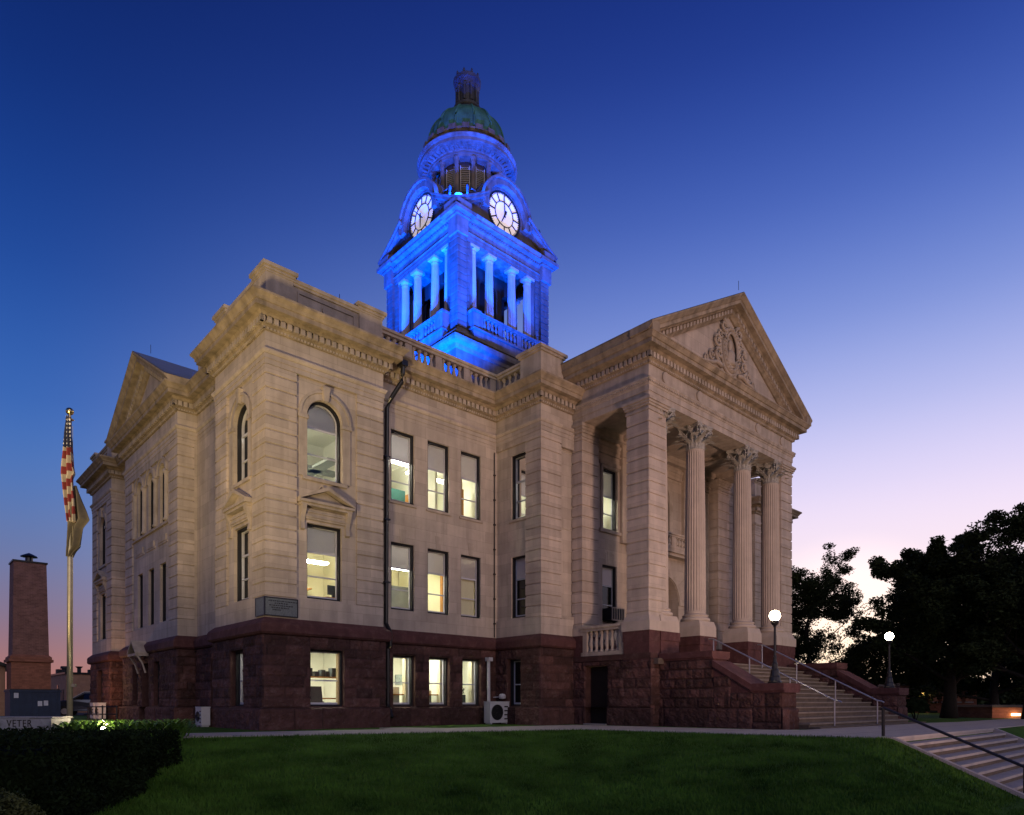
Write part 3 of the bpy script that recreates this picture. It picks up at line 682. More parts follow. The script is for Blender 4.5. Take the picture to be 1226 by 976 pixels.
# ---- roof, attics, parapets
mb = MB(); mb.box(.4, W-.4, .9, 21.4, 12.2, 12.38); mb.box(9.7, W-9.7, -1.6, 1, 12.2, 12.38); mb.build('flat_roof', 'roof', CH)
PT = 13.5
def coping(mb, x0, x1, y0, y1, z, p=.09): mb.box(x0-p, x1+p, y0-p, y1+p, z-.02, z+.08); mb.box(x0-p*.5, x1+p*.5, y0-p*.5, y1+p*.5, z-.1, z-.02)
def attic(u0, u1, v0, v1):
    mb = MB(); mb.box(u0+.06, u1-.06, v0+.06, v1-.06, 12.4, PT-.12); coping(mb, u0+.06, u1-.06, v0+.06, v1-.06, PT-.12, .08)
    for (a, b) in ((u0, u0+.85), (u1-.85, u1)):
        for (c, d) in ((v0, v0+.85), (v1-.85, v1)):
            mb.box(a, b, c, d, 12.4, PT-.02); coping(mb, a, b, c, d, PT+.02, .11)
    for F, ln, st in ((Fr((0, v0+.06), (1, 0), (0, -1)), u1, u0), (Fr((u0+.06, 0), (0, 1), (-1, 0)), v1, v0)):
        a, b = st+1.0, ln-1.0
        for (x0, x1, z0, z1) in ((a, b, 12.62, 12.67), (a, b, 13.1, 13.15), (a, a+.05, 12.67, 13.1), (b-.05, b, 12.67, 13.1)): F.box(mb, x0, x1, -.03, .01, z0, z1)
        c = (a+b)/2; ring = [F.p(c+.16*math.cos(t*PI/8), -.05, 12.88+.16*math.sin(t*PI/8)) for t in range(16)]; ri = [F.p(c+.16*math.cos(t*PI/8), .01, 12.88+.16*math.sin(t*PI/8)) for t in range(16)]
        mb.add(ring+ri, [tuple(range(16))]+[(i, (i+1) % 16, 16+(i+1) % 16, 16+i) for i in range(16)])
    mb.build('attic_block', 'trim', CH)
for u in (.02, W-3.95):
    for v in (.02, 17.85): attic(u, u+3.93, v, v+3.93)
bal_proto = MB().lathe([(.095, 0), (.095, .05), (.06, .07), (.055, .12), (.085, .2), (.095, .28), (.08, .36), (.05, .48), (.045, .54), (.07, .57), (.09, .6), (.09, .66)], 10)
balme = None
def balustrade(p0, p1, z0, top, name='balustrade', th=.26, n_per=4, bays=None, mt='trim', scale=1, solid_ends=True, par=None, endpost=True):
    """> baluster"""
    global balme
    a, b = Vector(p0), Vector(p1); t = b-a; Ln = t.length; t.normalize(); F = Fr(a, t, (t.y, -t.x)); mb = MB()
    hb = .14*scale; F.box(mb, 0, Ln, -th/2, th/2, z0, z0+hb); F.box(mb, 0, Ln, -th/2-.02, th/2+.02, top-.16*scale, top-.06*scale); F.box(mb, 0, Ln, -th/2-.07, th/2+.07, top-.06*scale, top+.03*scale)
    bays = bays or max(1, round(Ln/1.6)); dw = .28 if Ln > 2 else .12; bl = (Ln-dw*(bays+1))/bays; x = 0; spots = []
    for k in range(bays+1):
        F.box(mb, x, x+dw, -th/2+.01, th/2-.01, z0+hb, top-.16*scale); x += dw
        if k < bays:
            for q in range(n_per): spots.append(x+bl*(q+.5)/n_per)
            x += bl
    o = mb.build(name, mt, par or CH); h = top-.16*scale-z0-hb
    if balme is None: balme = {}
    if mt not in balme:
        pr = bal_proto.build('baluster', mt, o, True); balme[mt] = pr.data; bpy.data.objects.remove(pr)
    for s in spots:
        c = bpy.data.objects.new('baluster', balme[mt]); C.objects.link(c); c.parent = o; c.location = F.p(s, 0, z0+hb); c.scale = (1, 1, h/.66)
    return o
for m in (1, -1):
    X = (lambda u: u) if m > 0 else (lambda u: W-u)
    balustrade((X(3.95), .75), (X(9.45), .75), 12.42, PT, n_per=4, bays=4)
    balustrade((X(9.62), .6), (X(9.62), -.95), 12.42, PT, n_per=4, bays=1)
    mb = MB(); a, b = sorted((X(9.32), X(10.5))); mb.box(a, b, -1.98, -.9, 12.4, PT+.06); coping(mb, a, b, -1.98, -.9, PT+.12, .12); mb.build('parapet_pier', 'trim', CH)
    mb = MB(); a, b = sorted((X(.62), X(1.0))); mb.box(a, b, 4.0, 6.2, 12.4, PT-.2); coping(mb, a, b, 4, 6.2, PT-.15); a, b = sorted((X(.55), X(1.5))); mb.box(a, b, 6.3, 7.35, 12.4, PT); coping(mb, a, b, 6.3, 7.35, PT+.05, .1)
    a, b = sorted((X(.62), X(1.0))); mb.box(a, b, 14.9, 17.8, 12.4, PT-.2); coping(mb, a, b, 14.9, 17.8, PT-.15); mb.build('side_parapet', 'trim', CH)

# ---- gables: raking cornice generator
RPROF = [(-.30, -.42), (.02, -.42), (.09, -.34), (.13, -.32), (.14, -.30), (.14, -.14), (.22, -.12), (.26, -.06), (.46, -.05), (.46, .08), (.50, .10), (.60, .22), (.62, .24), (.62, .30), (-.30, .32)]
def gable(F, a0, a1, zb, zt, name, tym_d=.05, ztop_extra=0, depth_roof=4, mt='corn', lift=.22):
    """a0..a1 full width incl. projection, zb base, zt apex (of the cornice top)"""
    c = (a0+a1)/2; mb = MB(); st = []
    rise = zt-zb; NS = 14; zmin = zb-lift
    for q in range(2*NS+1):
        a = a0+(a1-a0)*q/(2*NS); zz = zb+rise*(1-abs(a-c)/((a1-a0)/2)); st.append([F.p(a, -p, max(zmin, zz-.32+h)) for p, h in RPROF])
    k = len(RPROF); vs = sum(st, []); fs = []
    for j in range(2*NS):
        for i in range(k): fs.append((j*k+i, j*k+(i+1) % k, (j+1)*k+(i+1) % k, (j+1)*k+i))
    fs += [tuple(range(k)), tuple(range(2*NS*k, (2*NS+1)*k))[::-1]]; mb.add(vs, fs); rk = mb.build('raking_cornice', mt, CH)
    mb = MB()
    n = max(2, round((a1-a0)/2/.215))
    for sg in (-1, 1):
        hw = (a1-a0)/2
        for i in range(1, n):
            x0 = hw*i/n; x1 = x0+hw/n*.6
            def zz(x): return zb+rise*(1-x/hw)-.32
            q = lambda x, d, dz: F.p(c+sg*x, d, zz(x)+dz)
            if zz(x1)-.28 < zmin+.02: continue
            mb.hexa([q(x0,-.225,-.29), q(x1,-.225,-.29), q(x1,-.13,-.29), q(x0,-.13,-.29), q(x0,-.225,-.145), q(x1,-.225,-.145), q(x1,-.13,-.145), q(x0,-.13,-.145)])
    split_build(mb, 'raking_dentils', 'trim', rk, .13)
    mb = MB(); mb.add([F.p(a0+.3, tym_d, zb-.3), F.p(a1-.3, tym_d, zb-.3), F.p(c, tym_d, zt-.5)], [(0, 1, 2)]); mb.build('tympanum', 'sand', CH)
    mb = MB()
    for a in (a0, a1):
        mb.quad(F.p(a, -.60, zb+.0), F.p(c, -.60, zt+.002), F.p(c, depth_roof, zt+.002), F.p(a, depth_roof, zb))
    mb.add([F.p(a0,depth_roof,zb), F.p(a1,depth_roof,zb), F.p(c,depth_roof,zt)], [(0, 1, 2)])
    mb.build('gable_roof', 'roof', CH)
gable(Fleft(-.1), 7.0, 15.5, 12.62, 14.98, 'side')
gable(Fright(-.1), 7.0, 15.5, 12.62, 14.98, 'side')

# ---- portico
PU0, PU1, PV = 11.0, 21.56, -5.47
path = [(PU0, -1.6), (PU0, PV), (PU1, PV), (PU1, -1.6)]
mb = MB()
sweep(mb, path, [(-.92, 11.2), (0, 11.2), (0, 11.42), (.025, 11.42), (.025, 11.62), (.05, 11.64), (.06, 11.72), (.12, 11.80), (.12, 11.85), (0, 11.87), (0, 12.33), (-.92, 12.33)], False, True, True)
mb.build('portico_entablature', 'trim', CH)
mb = MB(); dentils(mb, path, False, .05, .10, 11.70, 11.78, .10, .055)
dentils(mb, path, False, .13, .225, 12.465, 12.635, .2, .12); dentils(mb, path, False, .03, .085, 12.35, 12.42, .1, .055); mb.build('portico_dentils', 'trim', CH)
mb = MB()
sweep(mb, path, [(0, 12.33), (.04, 12.33), (.09, 12.41), (.13, 12.45), (.14, 12.45), (.14, 12.65), (.20, 12.65), (.26, 12.75), (.46, 12.76), (.46, 12.90), (.50, 12.91), (.58, 13.03), (.60, 13.04), (.60, 13.08), (-.4, 13.12)], False)
# raised cyma along the side eaves
mb.build('portico_cornice', 'corn', CH)
for sx in (-1, 1):
    mb = MB(); x = PU0 if sx < 0 else PU1; o = -1 if sx < 0 else 1
    sweep(mb, [(PU0, -1.2), (PU0, PV-.60)] if sx < 0 else [(PU1, PV-.60), (PU1, -1.2)], [(.585, 13.082), (.60, 13.16), (.63, 13.26), (.64, 13.28), (.64, 13.325), (.2, 13.40), (.2, 13.082)], False, True, True)
    mb.build('eaves_gutter', 'corn', CH)
gable(Ffront(PV), PU0-.66, PU1+.66, 13.33, 16.62, 'front', depth_roof=6.4, lift=.25)
# frieze discs
mb = MB(); F = Ffront(PV)
for k, u in enumerate((11.95, 14.1, 16.28, 18.46, 20.6)):
    ring = [F.p(u+.20*math.cos(t*PI/10), -.06, 12.10+.20*math.sin(t*PI/10)) for t in range(20)]; ri = [F.p(u+.20*math.cos(t*PI/10), .01, 12.10+.20*math.sin(t*PI/10)) for t in range(20)]
    if k != 2: mb.add(ring+ri, [tuple(range(20))]+[(i, (i+1) % 20, 20+(i+1) % 20, 20+i) for i in range(20)])
split_build(mb, 'frieze_disc', 'trim', CH, .02)
# ceiling
mb = MB(); mb.box(PU0+.9, PU1-.9, PV+.9, -1.95, 11.5, 11.6)
for u in (13.9, 16.28, 18.6): mb.box(u-.18, u+.18, PV+.93, -2.0, 11.28, 11.5)
mb.box(PU0+.93, PU1-.93, -2.25, -1.95, 11.2, 11.5)
mb.build('portico_ceiling', 'sand', CH)
# piers with stepped capitals and bases
def fpier(u0, u1, v0, v1):
    o = pier(u0, u1, v0, v1, 3.9, 10.78)
    mb = MB(); 
    for i, (z0, z1, p) in enumerate(((10.78,10.86,.03),(10.86,10.94,.0),(10.94,11.02,.05),(11.02,11.10,.09),(11.10,11.198,.13))): mb.box(u0-p, u1+p, v0-p, v1+p, z0, z1-.002)
    mb.build('pier_capital', 'trim', o)
    mb = MB()
    for (z0, z1, p0, p1) in ((3.262,3.60,.13,.13),(3.60,3.78,.10,.03),(3.78,3.90,.02,.012)):
        mb.hexa([(u0-p0,v0-p0,z0),(u1+p0,v0-p0,z0),(u1+p0,v1+p0,z0),(u0-p0,v1+p0,z0),(u0-p1,v0-p1,z1),(u1+p1,v0-p1,z1),(u1+p1,v1+p1,z1),(u0-p1,v1+p1,z1)])
    mb.build('pier_base', 'smooth', o)
    mb = MB(); mb.box(u0-.1, u1+.1, v0-.1, v1+.1, 2.9, 3.26); mb.box(u0-.08, u1+.08, v0-.08, v1+.08, 2.2, 2.9); mb.build('pier_plinth', 'redtrim', o)
fpier(PU0, PU0+1.0, PV, PV+.94); fpier(PU1-1.0, PU1, PV, PV+.94)
mb = MB()
for m in (1, -1):
    a, b = (11.05, 12.0) if m > 0 else (W-12.0, W-11.05)
    for (z0, z1, p) in ((10.72,10.80,.03),(10.80,10.88,.0),(10.88,10.98,.05),(10.98,11.08,.09),(11.08,11.195,.13)): mb.box(a-p, b+p, -2.42-p, -1.9, z0, z1)
    rp0 = MB(); rp0.box(a-.1, b+.1, -2.53, -1.9, 2.2, 3.27); rp0.build('rear_pier_plinth', 'redtrim', CH)
    mb.box(a-.08, b+.08, -2.50, -1.9, 3.28, 3.58); mb.box(a-.04, b+.04, -2.46, -1.9, 3.58, 3.72)
split_build(mb, 'rear_pier_moulding', 'trim', CH, .3)
# Corinthian columns
def fluted(r0, r1, z0, z1, nf=24):
    mb = MB(); ns = nf*6; zs = [0, .01, .02, .03, .2, .4, .6, .8, .975, .985, .995, 1]; k = 0
    for t in zs:
        ent = r0+(r1-r0)*(t**1.6)
        flute = 0 if t < .015 or t > .99 else (1 if .025 < t < .98 else .5)
        for i in range(ns):
            ph = (i % 6)/6; c = math.sin(PI*min(1, ph/.8)) if ph < .8 else 0
            r = ent-flute*.028*c; a = 2*PI*i/ns
            mb.v.append((r*math.cos(a), r*math.sin(a), z0+(z1-z0)*t))
    for j in range(len(zs)-1):
        for i in range(ns): i2 = (i+1) % ns; mb.f.append((j*ns+i, j*ns+i2, (j+1)*ns+i2, (j+1)*ns+i))
    return mb
def capital_mesh():
    mb = MB(); mb.lathe([(.34, 0), (.36, .03), (.33, .06), (.30, .08), (.30, .5), (.36, .68), (.42, .76)], 24)
    def leaf(a, z0, h, w, r, curl):
        n = 8; pts = []
        for j in range(n+1):
            t = j/n; ro = r+.03*t+curl*max(0, t-.55)**2*5; z = z0+h*(t if t < .8 else .8+.2*math.sin((t-.8)/.2*PI*.9)*.6-.35*(t-.8))
            ww = w*(.75+.35*math.sin(t*PI))*(1 if t < .85 else .75)*(1+.14*math.sin(j*2.6))
            pts.append((ro, z, ww))
        k = len(mb.v)
        for ro, z, ww in pts:
            for s, dr in ((-1, -.02), (-.5, .012), (0, -.008), (.5, .012), (1, -.02)):
                mb.v.append((math.cos(a)*(ro+dr)-math.sin(a)*ww*s, math.sin(a)*(ro+dr)+math.cos(a)*ww*s, z))
        for j in range(n):
            for i in range(4): mb.f.append((k+j*5+i, k+j*5+i+1, k+(j+1)*5+i+1, k+(j+1)*5+i))
    for i in range(8): leaf(2*PI*i/8, .05, .30, .10, .325, .42)
    for i in range(8): leaf(2*PI*(i+.5)/8, .05, .52, .095, .32, .5)
    # volutes at the four corners
    for q in range(4):
        a = PI/4+q*PI/2
        for sd_ in (-1, 1):
            pts = []; rr = []
            for j in range(30):
                t = j/29
                if t < .35: s = t/.35; R = .33+.2*s; z = .48+.26*s
                else:
                    s = (t-.35)/.65; th = PI*.5-s*PI*3.2; rad = .115*(1-s*.75); R = .52+rad*math.cos(th); z = .63+rad*math.sin(th)
                off = sd_*(.045 if t > .35 else .045+.10*(1-t/.35))
                pts.append((math.cos(a)*R-math.sin(a)*off, math.sin(a)*R+math.cos(a)*off, z)); rr.append(.032*(1-.45*t))
            mb.tube(pts, rr, 6)
        cx, cy = math.cos(a)*.53, math.sin(a)*.53
        mb.tube([(cx-math.sin(a)*s, cy+math.cos(a)*s, .63) for s in (-.07, .07)], .035, 8)
    # inner helices and fleuron
    for q in range(4):
        a = q*PI/2
        for sd_ in (-1, 1):
            mb.tube([(math.cos(a)*(.36+.04*t)-math.sin(a)*sd_*(.17-.12*t+.04*math.sin(t*5)), math.sin(a)*(.36+.04*t)+math.cos(a)*sd_*(.17-.12*t+.04*math.sin(t*5)), .46+.24*t) for t in [i/8 for i in range(9)]], .022, 6)
        mb.lathe([(.0, .74), (.07, .77), (.085, .82), (.05, .88), (0, .9)], 8, (math.cos(a)*.43, math.sin(a)*.43), False)
    # abacus with concave sides
    ring = []
    for q in range(4):
        a0 = PI/4+q*PI/2; a1 = a0+PI/2
        p0 = Vector((math.cos(a0), math.sin(a0)))*.66; p1 = Vector((math.cos(a1), math.sin(a1)))*.66; mid = (a0+a1)/2
        n1 = Vector((-math.sin(a0), math.cos(a0)))*.05; ring.append(p0-n1); ring.append(p0+n1)
        n2 = Vector((-math.sin(a1), math.cos(a1)))*.05
        for j in range(1, 8):
            t = j/8; p = (p0+n1).lerp(p1-n2, t); ring.append(p-Vector((math.cos(mid), math.sin(mid)))*.10*math.sin(PI*t))
    n = len(ring)
    lv = [(.76, .94), (.80, .97), (.83, .95), (.84, 1.0), (.895, 1.0)]; k = len(mb.v)
    for z, s in lv: mb.v += [(p.x*s, p.y*s, z) for p in ring]
    for j in range(len(lv)-1):
        for i in range(n): i2 = (i+1) % n; mb.f.append((k+j*n+i, k+j*n+i2, k+(j+1)*n+i2, k+(j+1)*n+i))
    mb.f.append(tuple(k+i for i in range(n))[::-1]); mb.f.append(tuple(k+(len(lv)-1)*n+i for i in range(n)))
    return mb
shaft_mb = fluted(.40, .335, 4.12, 10.31); capmb = capital_mesh()
basemb = MB().lathe([(.52, 3.84), (.545, 3.87), (.555, 3.91), (.54, 3.96), (.49, 3.98), (.46, 4.0), (.455, 4.03), (.48, 4.04), (.49, 4.065), (.475, 4.09), (.43, 4.10), (.41, 4.125)], 40)
ped = MB(); ped.hexa([(-.56,-.56,3.262),(.56,-.56,3.262),(.56,.56,3.262),(-.56,.56,3.262),(-.56,-.56,3.64),(.56,-.56,3.64),(.56,.56,3.64),(-.56,.56,3.64)]); ped.hexa([(-.55,-.55,3.64),(.55,-.55,3.64),(.55,.55,3.64),(-.55,.55,3.64),(-.50,-.50,3.84),(.50,-.50,3.84),(.50,.50,3.84),(-.50,.50,3.84)])
plr = MB(); plr.box(-.58, .58, -.58, .58, 2.95, 3.26); plr.box(-.55, .55, -.55, .55, 2.2, 2.95)
protos = None
for k, u in enumerate((12.09, 14.53, 18.03, 20.47)):
    col = bpy.data.objects.new('column', None); C.objects.link(col); col.parent = CH; col.location = (u, -5.03, 0)
    if protos is None:
        protos = [shaft_mb.build('shaft', 'smooth', col, True), basemb.build('column_base', 'smooth', col, True), capmb.build('capital', 'capital', col, False, Matrix.Translation((0, 0, 10.305))), ped.build('pedestal', 'smooth', col), plr.build('plinth', 'redtrim', col)]
        protos[0].data.shade_flat()
    else:
        for p in protos: c = p.copy(); C.objects.link(c); c.parent = col
# podium, floor, side doors and balconies
mb = MB(); mb.box(PU0+.05, PU1-.05, PV-.35, -1.9, 2.1, 2.30); mb.build('portico_floor', 'step', CH)
rp = MB()
for F, s in ((Fr((PU0, 0), (0, 1), (-1, 0)), 1), (Fr((PU1, 0), (0, 1), (1, 0)), -1)):
    rockface(rp, F, PV-.15, -2.0, .62, 2.30, [(-3.72, -2.68, 0, 2.12)], .05, .31, .75, 90+s)
    rockface(rp, F, PV-.25, -2.0, -.25, .62, [(-3.72, -2.68, -.3, .7)], .10, .87, 1.2, 95+s)
    F.box(rp, PV-.15, -2.0, -.10, .3, 2.30, 2.49)
    d = MB(); F.box(d, -3.72, -2.68, .25, .3, -.1, 2.12); do = d.build('side_door', 'door', CH); d = MB(); F.box(d, -3.72, -2.68, -.18, .25, -.15, .03); d.build('threshold', 'conc', do)
    x = PU0+.08 if s > 0 else PU1-.08
    balustrade((x, -2.45), (x, PV+.98), 2.50, 3.56, 'portico_balustrade', .26, 6, 1)
F = Ffront(PV-.15); rockface(rp, F, PU0-.1, 12.3, -.25, 2.3, (), .0, .31, .75, 99); rockface(rp, F, 20.9, PU1+.1, -.25, 2.3, (), .0, .31, .75, 101)
rp.build('portico_podium', 'red', CH)
# frontispiece: arched doorway with a balcony
F = Ffront(-2.45); mb = MB(); c = 16.28
wall(mb, F, c-1.9, c+1.9, 2.3, 7.15, [(c-1.0, c+1.0, 2.3, 6.15, True)], 1.0)
for s in (-1, 1): mb.quad(F.p(c+s*1.9,0,2.3), F.p(c+s*1.9,.55,2.3), F.p(c+s*1.9,.55,7.15), F.p(c+s*1.9,0,7.15))
wall(mb, Ffront(-1.93), 14.38, 18.18, 7.1, 11.2, [(c-1.0, c+1.0, 7.9, 10.6, True)], .5)
mb.build('frontispiece_wall', 'sand', CH)
mb = MB()
archtrim(mb, F, c-1, c+1, 5.15, 1.02, 1.20, .05); 
for k in range(1, 10):
    t = PI*k/10
    for sg in (1,):
        p0 = (c-1.22*math.cos(t), 5.15+1.22*math.sin(t)); p1 = (c-1.8*math.cos(t), 5.15+min(1.75, 1.8*math.sin(t)))
        mb.tube([F.p(p0[0], -.004, p0[1]), F.p(p1[0], -.004, p1[1])], .012, 4)
F.box(mb, c-1.9, c-1.0, -.05, .02, 5.0, 5.15); F.box(mb, c+1.0, c+1.9, -.05, .02, 5.0, 5.15)
F.box(mb, c-2.0, c+2.0, -.45, .6, 7.10, 7.26); F.box(mb, c-2.0, c+2.0, -.35, .6, 6.98, 7.10)
archtrim(mb, Ffront(-1.93), c-1, c+1, 9.6, 1.02, 1.22, .06)
for s in (-1, 1): Ffront(-1.93).box(mb, c+s*1.12-.12, c+s*1.12+.12, -.07, .02, 7.26, 9.6)
for s in (-1, 1): Ffront(-1.93).box(mb, c+s*2.2-.2, c+s*2.2+.2, -.16, .02, 7.26, 10.7); Ffront(-1.93).box(mb, c+s*2.2-.28, c+s*2.2+.28, -.22, .02, 10.7, 11.2)
mb.build('frontispiece_trim', 'trim', CH)
for s in (-1, 1):
    mb = MB(); x = c+s*1.55; mb.tube([F.p(x, -.02, 6.3), F.p(x, -.12, 6.38), F.p(x, -.16, 6.55), F.p(x, -.10, 6.75), F.p(x, -.25, 6.92), F.p(x, -.34, 6.98)], [.06, .10, .12, .09, .11, .12], 8); mb.build('balcony_bracket', 'trim', CH, True)
balustrade((c-1.95, -2.83), (c+1.95, -2.83), 7.26, 7.86, 'balcony_balustrade', .16, 7, 2, scale=.7)
mb = MB(); Ffront(-1.93).box(mb, c-1, c+1, .45, .5, 7.9, 10.6); mb.build('balcony_window', 'dglass', CH)
mb = MB(); F.box(mb, c-1, c+1, .95, 1.0, 2.3, 6.15); dd = mb.build('entrance_door', 'door', CH)
mb = MB()
for a in (c-1, c-.04, c+.92): F.box(mb, a, a+.08, .90, .95, 2.3, 6.1)
for z in (4.6, 5.15): F.box(mb, c-1, c+1, .89, .95, z, z+.08)
mb.build('door_frame', 'wood', dd)

# carved cartouche in the tympanum
mb = MB(); F = Ffront(PV+.05); cz = 14.55; cc = 16.28
def oval(rx, rz, r, d, n=36): mb.tube([F.p(cc+rx*math.cos(2*PI*i/n), -d, cz+rz*math.sin(2*PI*i/n)) for i in range(n+1)], r, 8, False)
oval(.56, .80, .085, .10); oval(.42, .66, .045, .14); oval(.68, .92, .05, .06)
for i in range(26):
    a = 2*PI*i/26; p = F.p(cc+.56*math.cos(a), -.17, cz+.80*math.sin(a)); mb.lathe([(0, -.06), (.05, -.03), (.06, 0), (.05, .03), (0, .06)], 6, (p[0], p[1]), False); 
    for j in range(30): mb.v[-1-j] = (mb.v[-1-j][0], mb.v[-1-j][1], mb.v[-1-j][2]+p[2])
def scroll(x, z, r, turns, dirn, a0, d=.1, w=.05):
    pts = []; rs = []
    for i in range(26):
        t = i/25; a = a0+dirn*turns*2*PI*t; R = r*(1-.82*t); pts.append(F.p(cc+x+R*math.cos(a), -d-.04*t, cz+z+R*math.sin(a))); rs.append(w*(1-.4*t))
    mb.tube(pts, rs, 7)
for s in (-1, 1):
    scroll(s*.55, .78, .26, 1.3, s, PI/2, .12, .07); scroll(s*.95, .05, .24, 1.4, -s, PI/2, .1, .06); scroll(s*.92, -.42, .26, 1.5, s, -PI/2, .12, .065)
    scroll(s*1.35, -.62, .20, 1.4, -s, PI/2, .08, .05); scroll(s*1.72, -.80, .14, 1.3, s, -PI/2, .07, .04); scroll(s*.75, .42, .18, 1.3, s, 0, .08, .05)
    mb.tube([F.p(cc+s*x, -.08, cz+z) for x, z in ((.6, -.8), (.95, -.72), (1.3, -.86), (1.7, -.92), (2.05, -.98))], [.08, .09, .07, .06, .03], 7)
mb.build('tympanum_wreath', 'trim', CH, True)
mb = MB()
bust = [(0, .0), (.26, .02), (.27, .12), (.22, .3), (.24, .45), (.20, .55), (.09, .62), (.075, .68), (.11, .75), (.13, .85), (.12, .95), (.07, 1.02), (0, 1.04)]
mb.lathe(bust, 14, (0, 0), False); mb.v = [F.p(cc+x, -.05-abs(y)*.8 if y < 0 else .0, cz-.62+z) for x, y, z in mb.v]
mb.build('relief_bust', 'trim', CH, True)

# ---- clock tower (local origin at its centre)
TM = Matrix.Translation((TC[0], TC[1], 0))
def sq(h): return [(TC[0]-h, TC[1]-h), (TC[0]+h, TC[1]-h), (TC[0]+h, TC[1]+h), (TC[0]-h, TC[1]+h)]
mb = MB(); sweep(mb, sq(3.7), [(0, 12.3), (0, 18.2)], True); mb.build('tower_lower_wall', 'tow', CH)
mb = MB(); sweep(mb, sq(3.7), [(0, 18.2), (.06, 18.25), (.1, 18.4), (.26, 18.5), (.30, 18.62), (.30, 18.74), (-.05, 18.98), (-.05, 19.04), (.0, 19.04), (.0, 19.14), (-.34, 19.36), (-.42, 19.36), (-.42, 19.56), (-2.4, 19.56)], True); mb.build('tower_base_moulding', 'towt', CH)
TF = [Fr((TC[0], TC[1]-0), d, n) for d, n in (((1, 0), (0, -1)), ((0, 1), (-1, 0)), ((1, 0), (0, 1)), ((0, 1), (1, 0)))]
mb = MB()
for sx in (-1, 1):
    for sy in (-1, 1):
        cx, cy = TC[0]+sx*2.72, TC[1]+sy*2.72
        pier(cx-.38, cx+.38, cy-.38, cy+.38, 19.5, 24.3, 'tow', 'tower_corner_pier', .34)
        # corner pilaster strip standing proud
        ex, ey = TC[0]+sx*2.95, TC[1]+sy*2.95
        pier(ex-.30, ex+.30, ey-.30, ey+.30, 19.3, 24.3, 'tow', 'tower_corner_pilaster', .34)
mb = MB()
for F in TF:
    for s in (-1, 1): F.box(mb, s*2.25-.14, s*2.25+.14, -3.02, -2.5, 19.56, 24.28); F.box(mb, s*2.25-.2, s*2.25+.2, -3.08, -2.5, 24.1, 24.28)
split_build(mb, 'tower_anta', 'towt', CH, .02)
mb = MB(); 
for F in TF: wall(mb, F, -2.0, 2.0, 19.5, 24.3, [(-1.75, -1.0, 19.8, 23.5, True), (1.0, 1.75, 19.8, 23.5, True), (-.6, .6, 19.8, 23.8, True)], .3, -1.8)
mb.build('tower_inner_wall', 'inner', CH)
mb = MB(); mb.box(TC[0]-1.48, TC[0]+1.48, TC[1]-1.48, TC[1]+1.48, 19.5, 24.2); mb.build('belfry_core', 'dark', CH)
tsh = fluted(.245, .20, 19.95, 23.95, 16); tcap = MB().lathe([(.20, 23.93), (.225, 23.97), (.205, 24.0), (.215, 24.06), (.29, 24.15)], 20); tcap.box(-.29, .29, -.29, .29, 24.15, 24.28)
tb = MB().lathe([(.30, 19.70), (.32, 19.76), (.29, 19.81), (.26, 19.85), (.28, 19.9), (.25, 19.95)], 20); tb.box(-.32, .32, -.32, .32, 19.56, 19.70)
prs = None
for F in TF:
    for a in (-1.98, -.80, .80, 1.98):
        p = F.p(a, -2.82, 0); col = bpy.data.objects.new('tower_column', None); C.objects.link(col); col.parent = CH; col.location = p
        if prs is None: prs = [tsh.build('shaft', 'smooth', col), tcap.build('capital', 'smooth', col), tb.build('column_base', 'towt', col)]
        else:
            for q in prs: c = q.copy(); C.objects.link(c); c.parent = col
# balconies
for F in TF:
    mb = MB(); F.box(mb, -2.5, 2.5, -3.62, -3.2, 19.1, 19.60); F.box(mb, -2.58, 2.58, -3.70, -3.2, 19.60, 19.68)
    for s in (-1, 1): F.box(mb, s*2.32-.2, s*2.32+.2, -3.62, -2.95, 19.6, 20.50); F.box(mb, s*2.32-.26, s*2.32+.26, -3.69, -2.9, 20.50, 20.60)
    o = mb.build('tower_balcony', 'towt', CH)
    a = F.p(-2.12, -3.5, 0)[:2]; b = F.p(2.12, -3.5, 0)[:2]
    balustrade(a, b, 19.68, 20.54, 'tower_balustrade', .18, 4, 3, 'towt', .8)
# entablature of the tower
mb = MB(); sweep(mb, sq(3.12), [(-.7, 24.3), (0, 24.3), (0, 24.46), (.03, 24.46), (.03, 24.62), (.08, 24.66), (.02, 24.7), (.02, 24.98), (.08, 25.03), (.12, 25.06), (.12, 25.17), (.2, 25.2), (.40, 25.22), (.40, 25.34), (.48, 25.42), (.5, 25.46), (-.9, 25.5)], True)
mb.build('tower_entablature', 'towt', CH)
mb = MB(); dentils(mb, sq(3.12), True, .11, .18, 25.07, 25.16, .17, .10)
mb.build('tower_dentils', 'towt', CH)
mb = MB(); mb.box(TC[0]-3, TC[0]+3, TC[1]-3, TC[1]+3, 24.28, 24.32); mb.build('belfry_ceiling', 'towt', CH)
for sx in (-1, 1):
    for sy in (-1, 1):
        mb = MB(); cx, cy = TC[0]+sx*3.0, TC[1]+sy*3.0; h = .36
        mb.box(cx-h, cx+h, cy-h, cy+h, 24.3, 25.1); mb.box(cx-h-.1, cx+h+.1, cy-h-.1, cy+h+.1, 25.1, 25.2); mb.box(cx-h-.3, cx+h+.3, cy-h-.3, cy+h+.3, 25.24, 25.42); mb.box(cx-h, cx+h, cy-h, cy+h, 25.42, 25.7)
        mb.build('tower_corner_block', 'towt', CH)
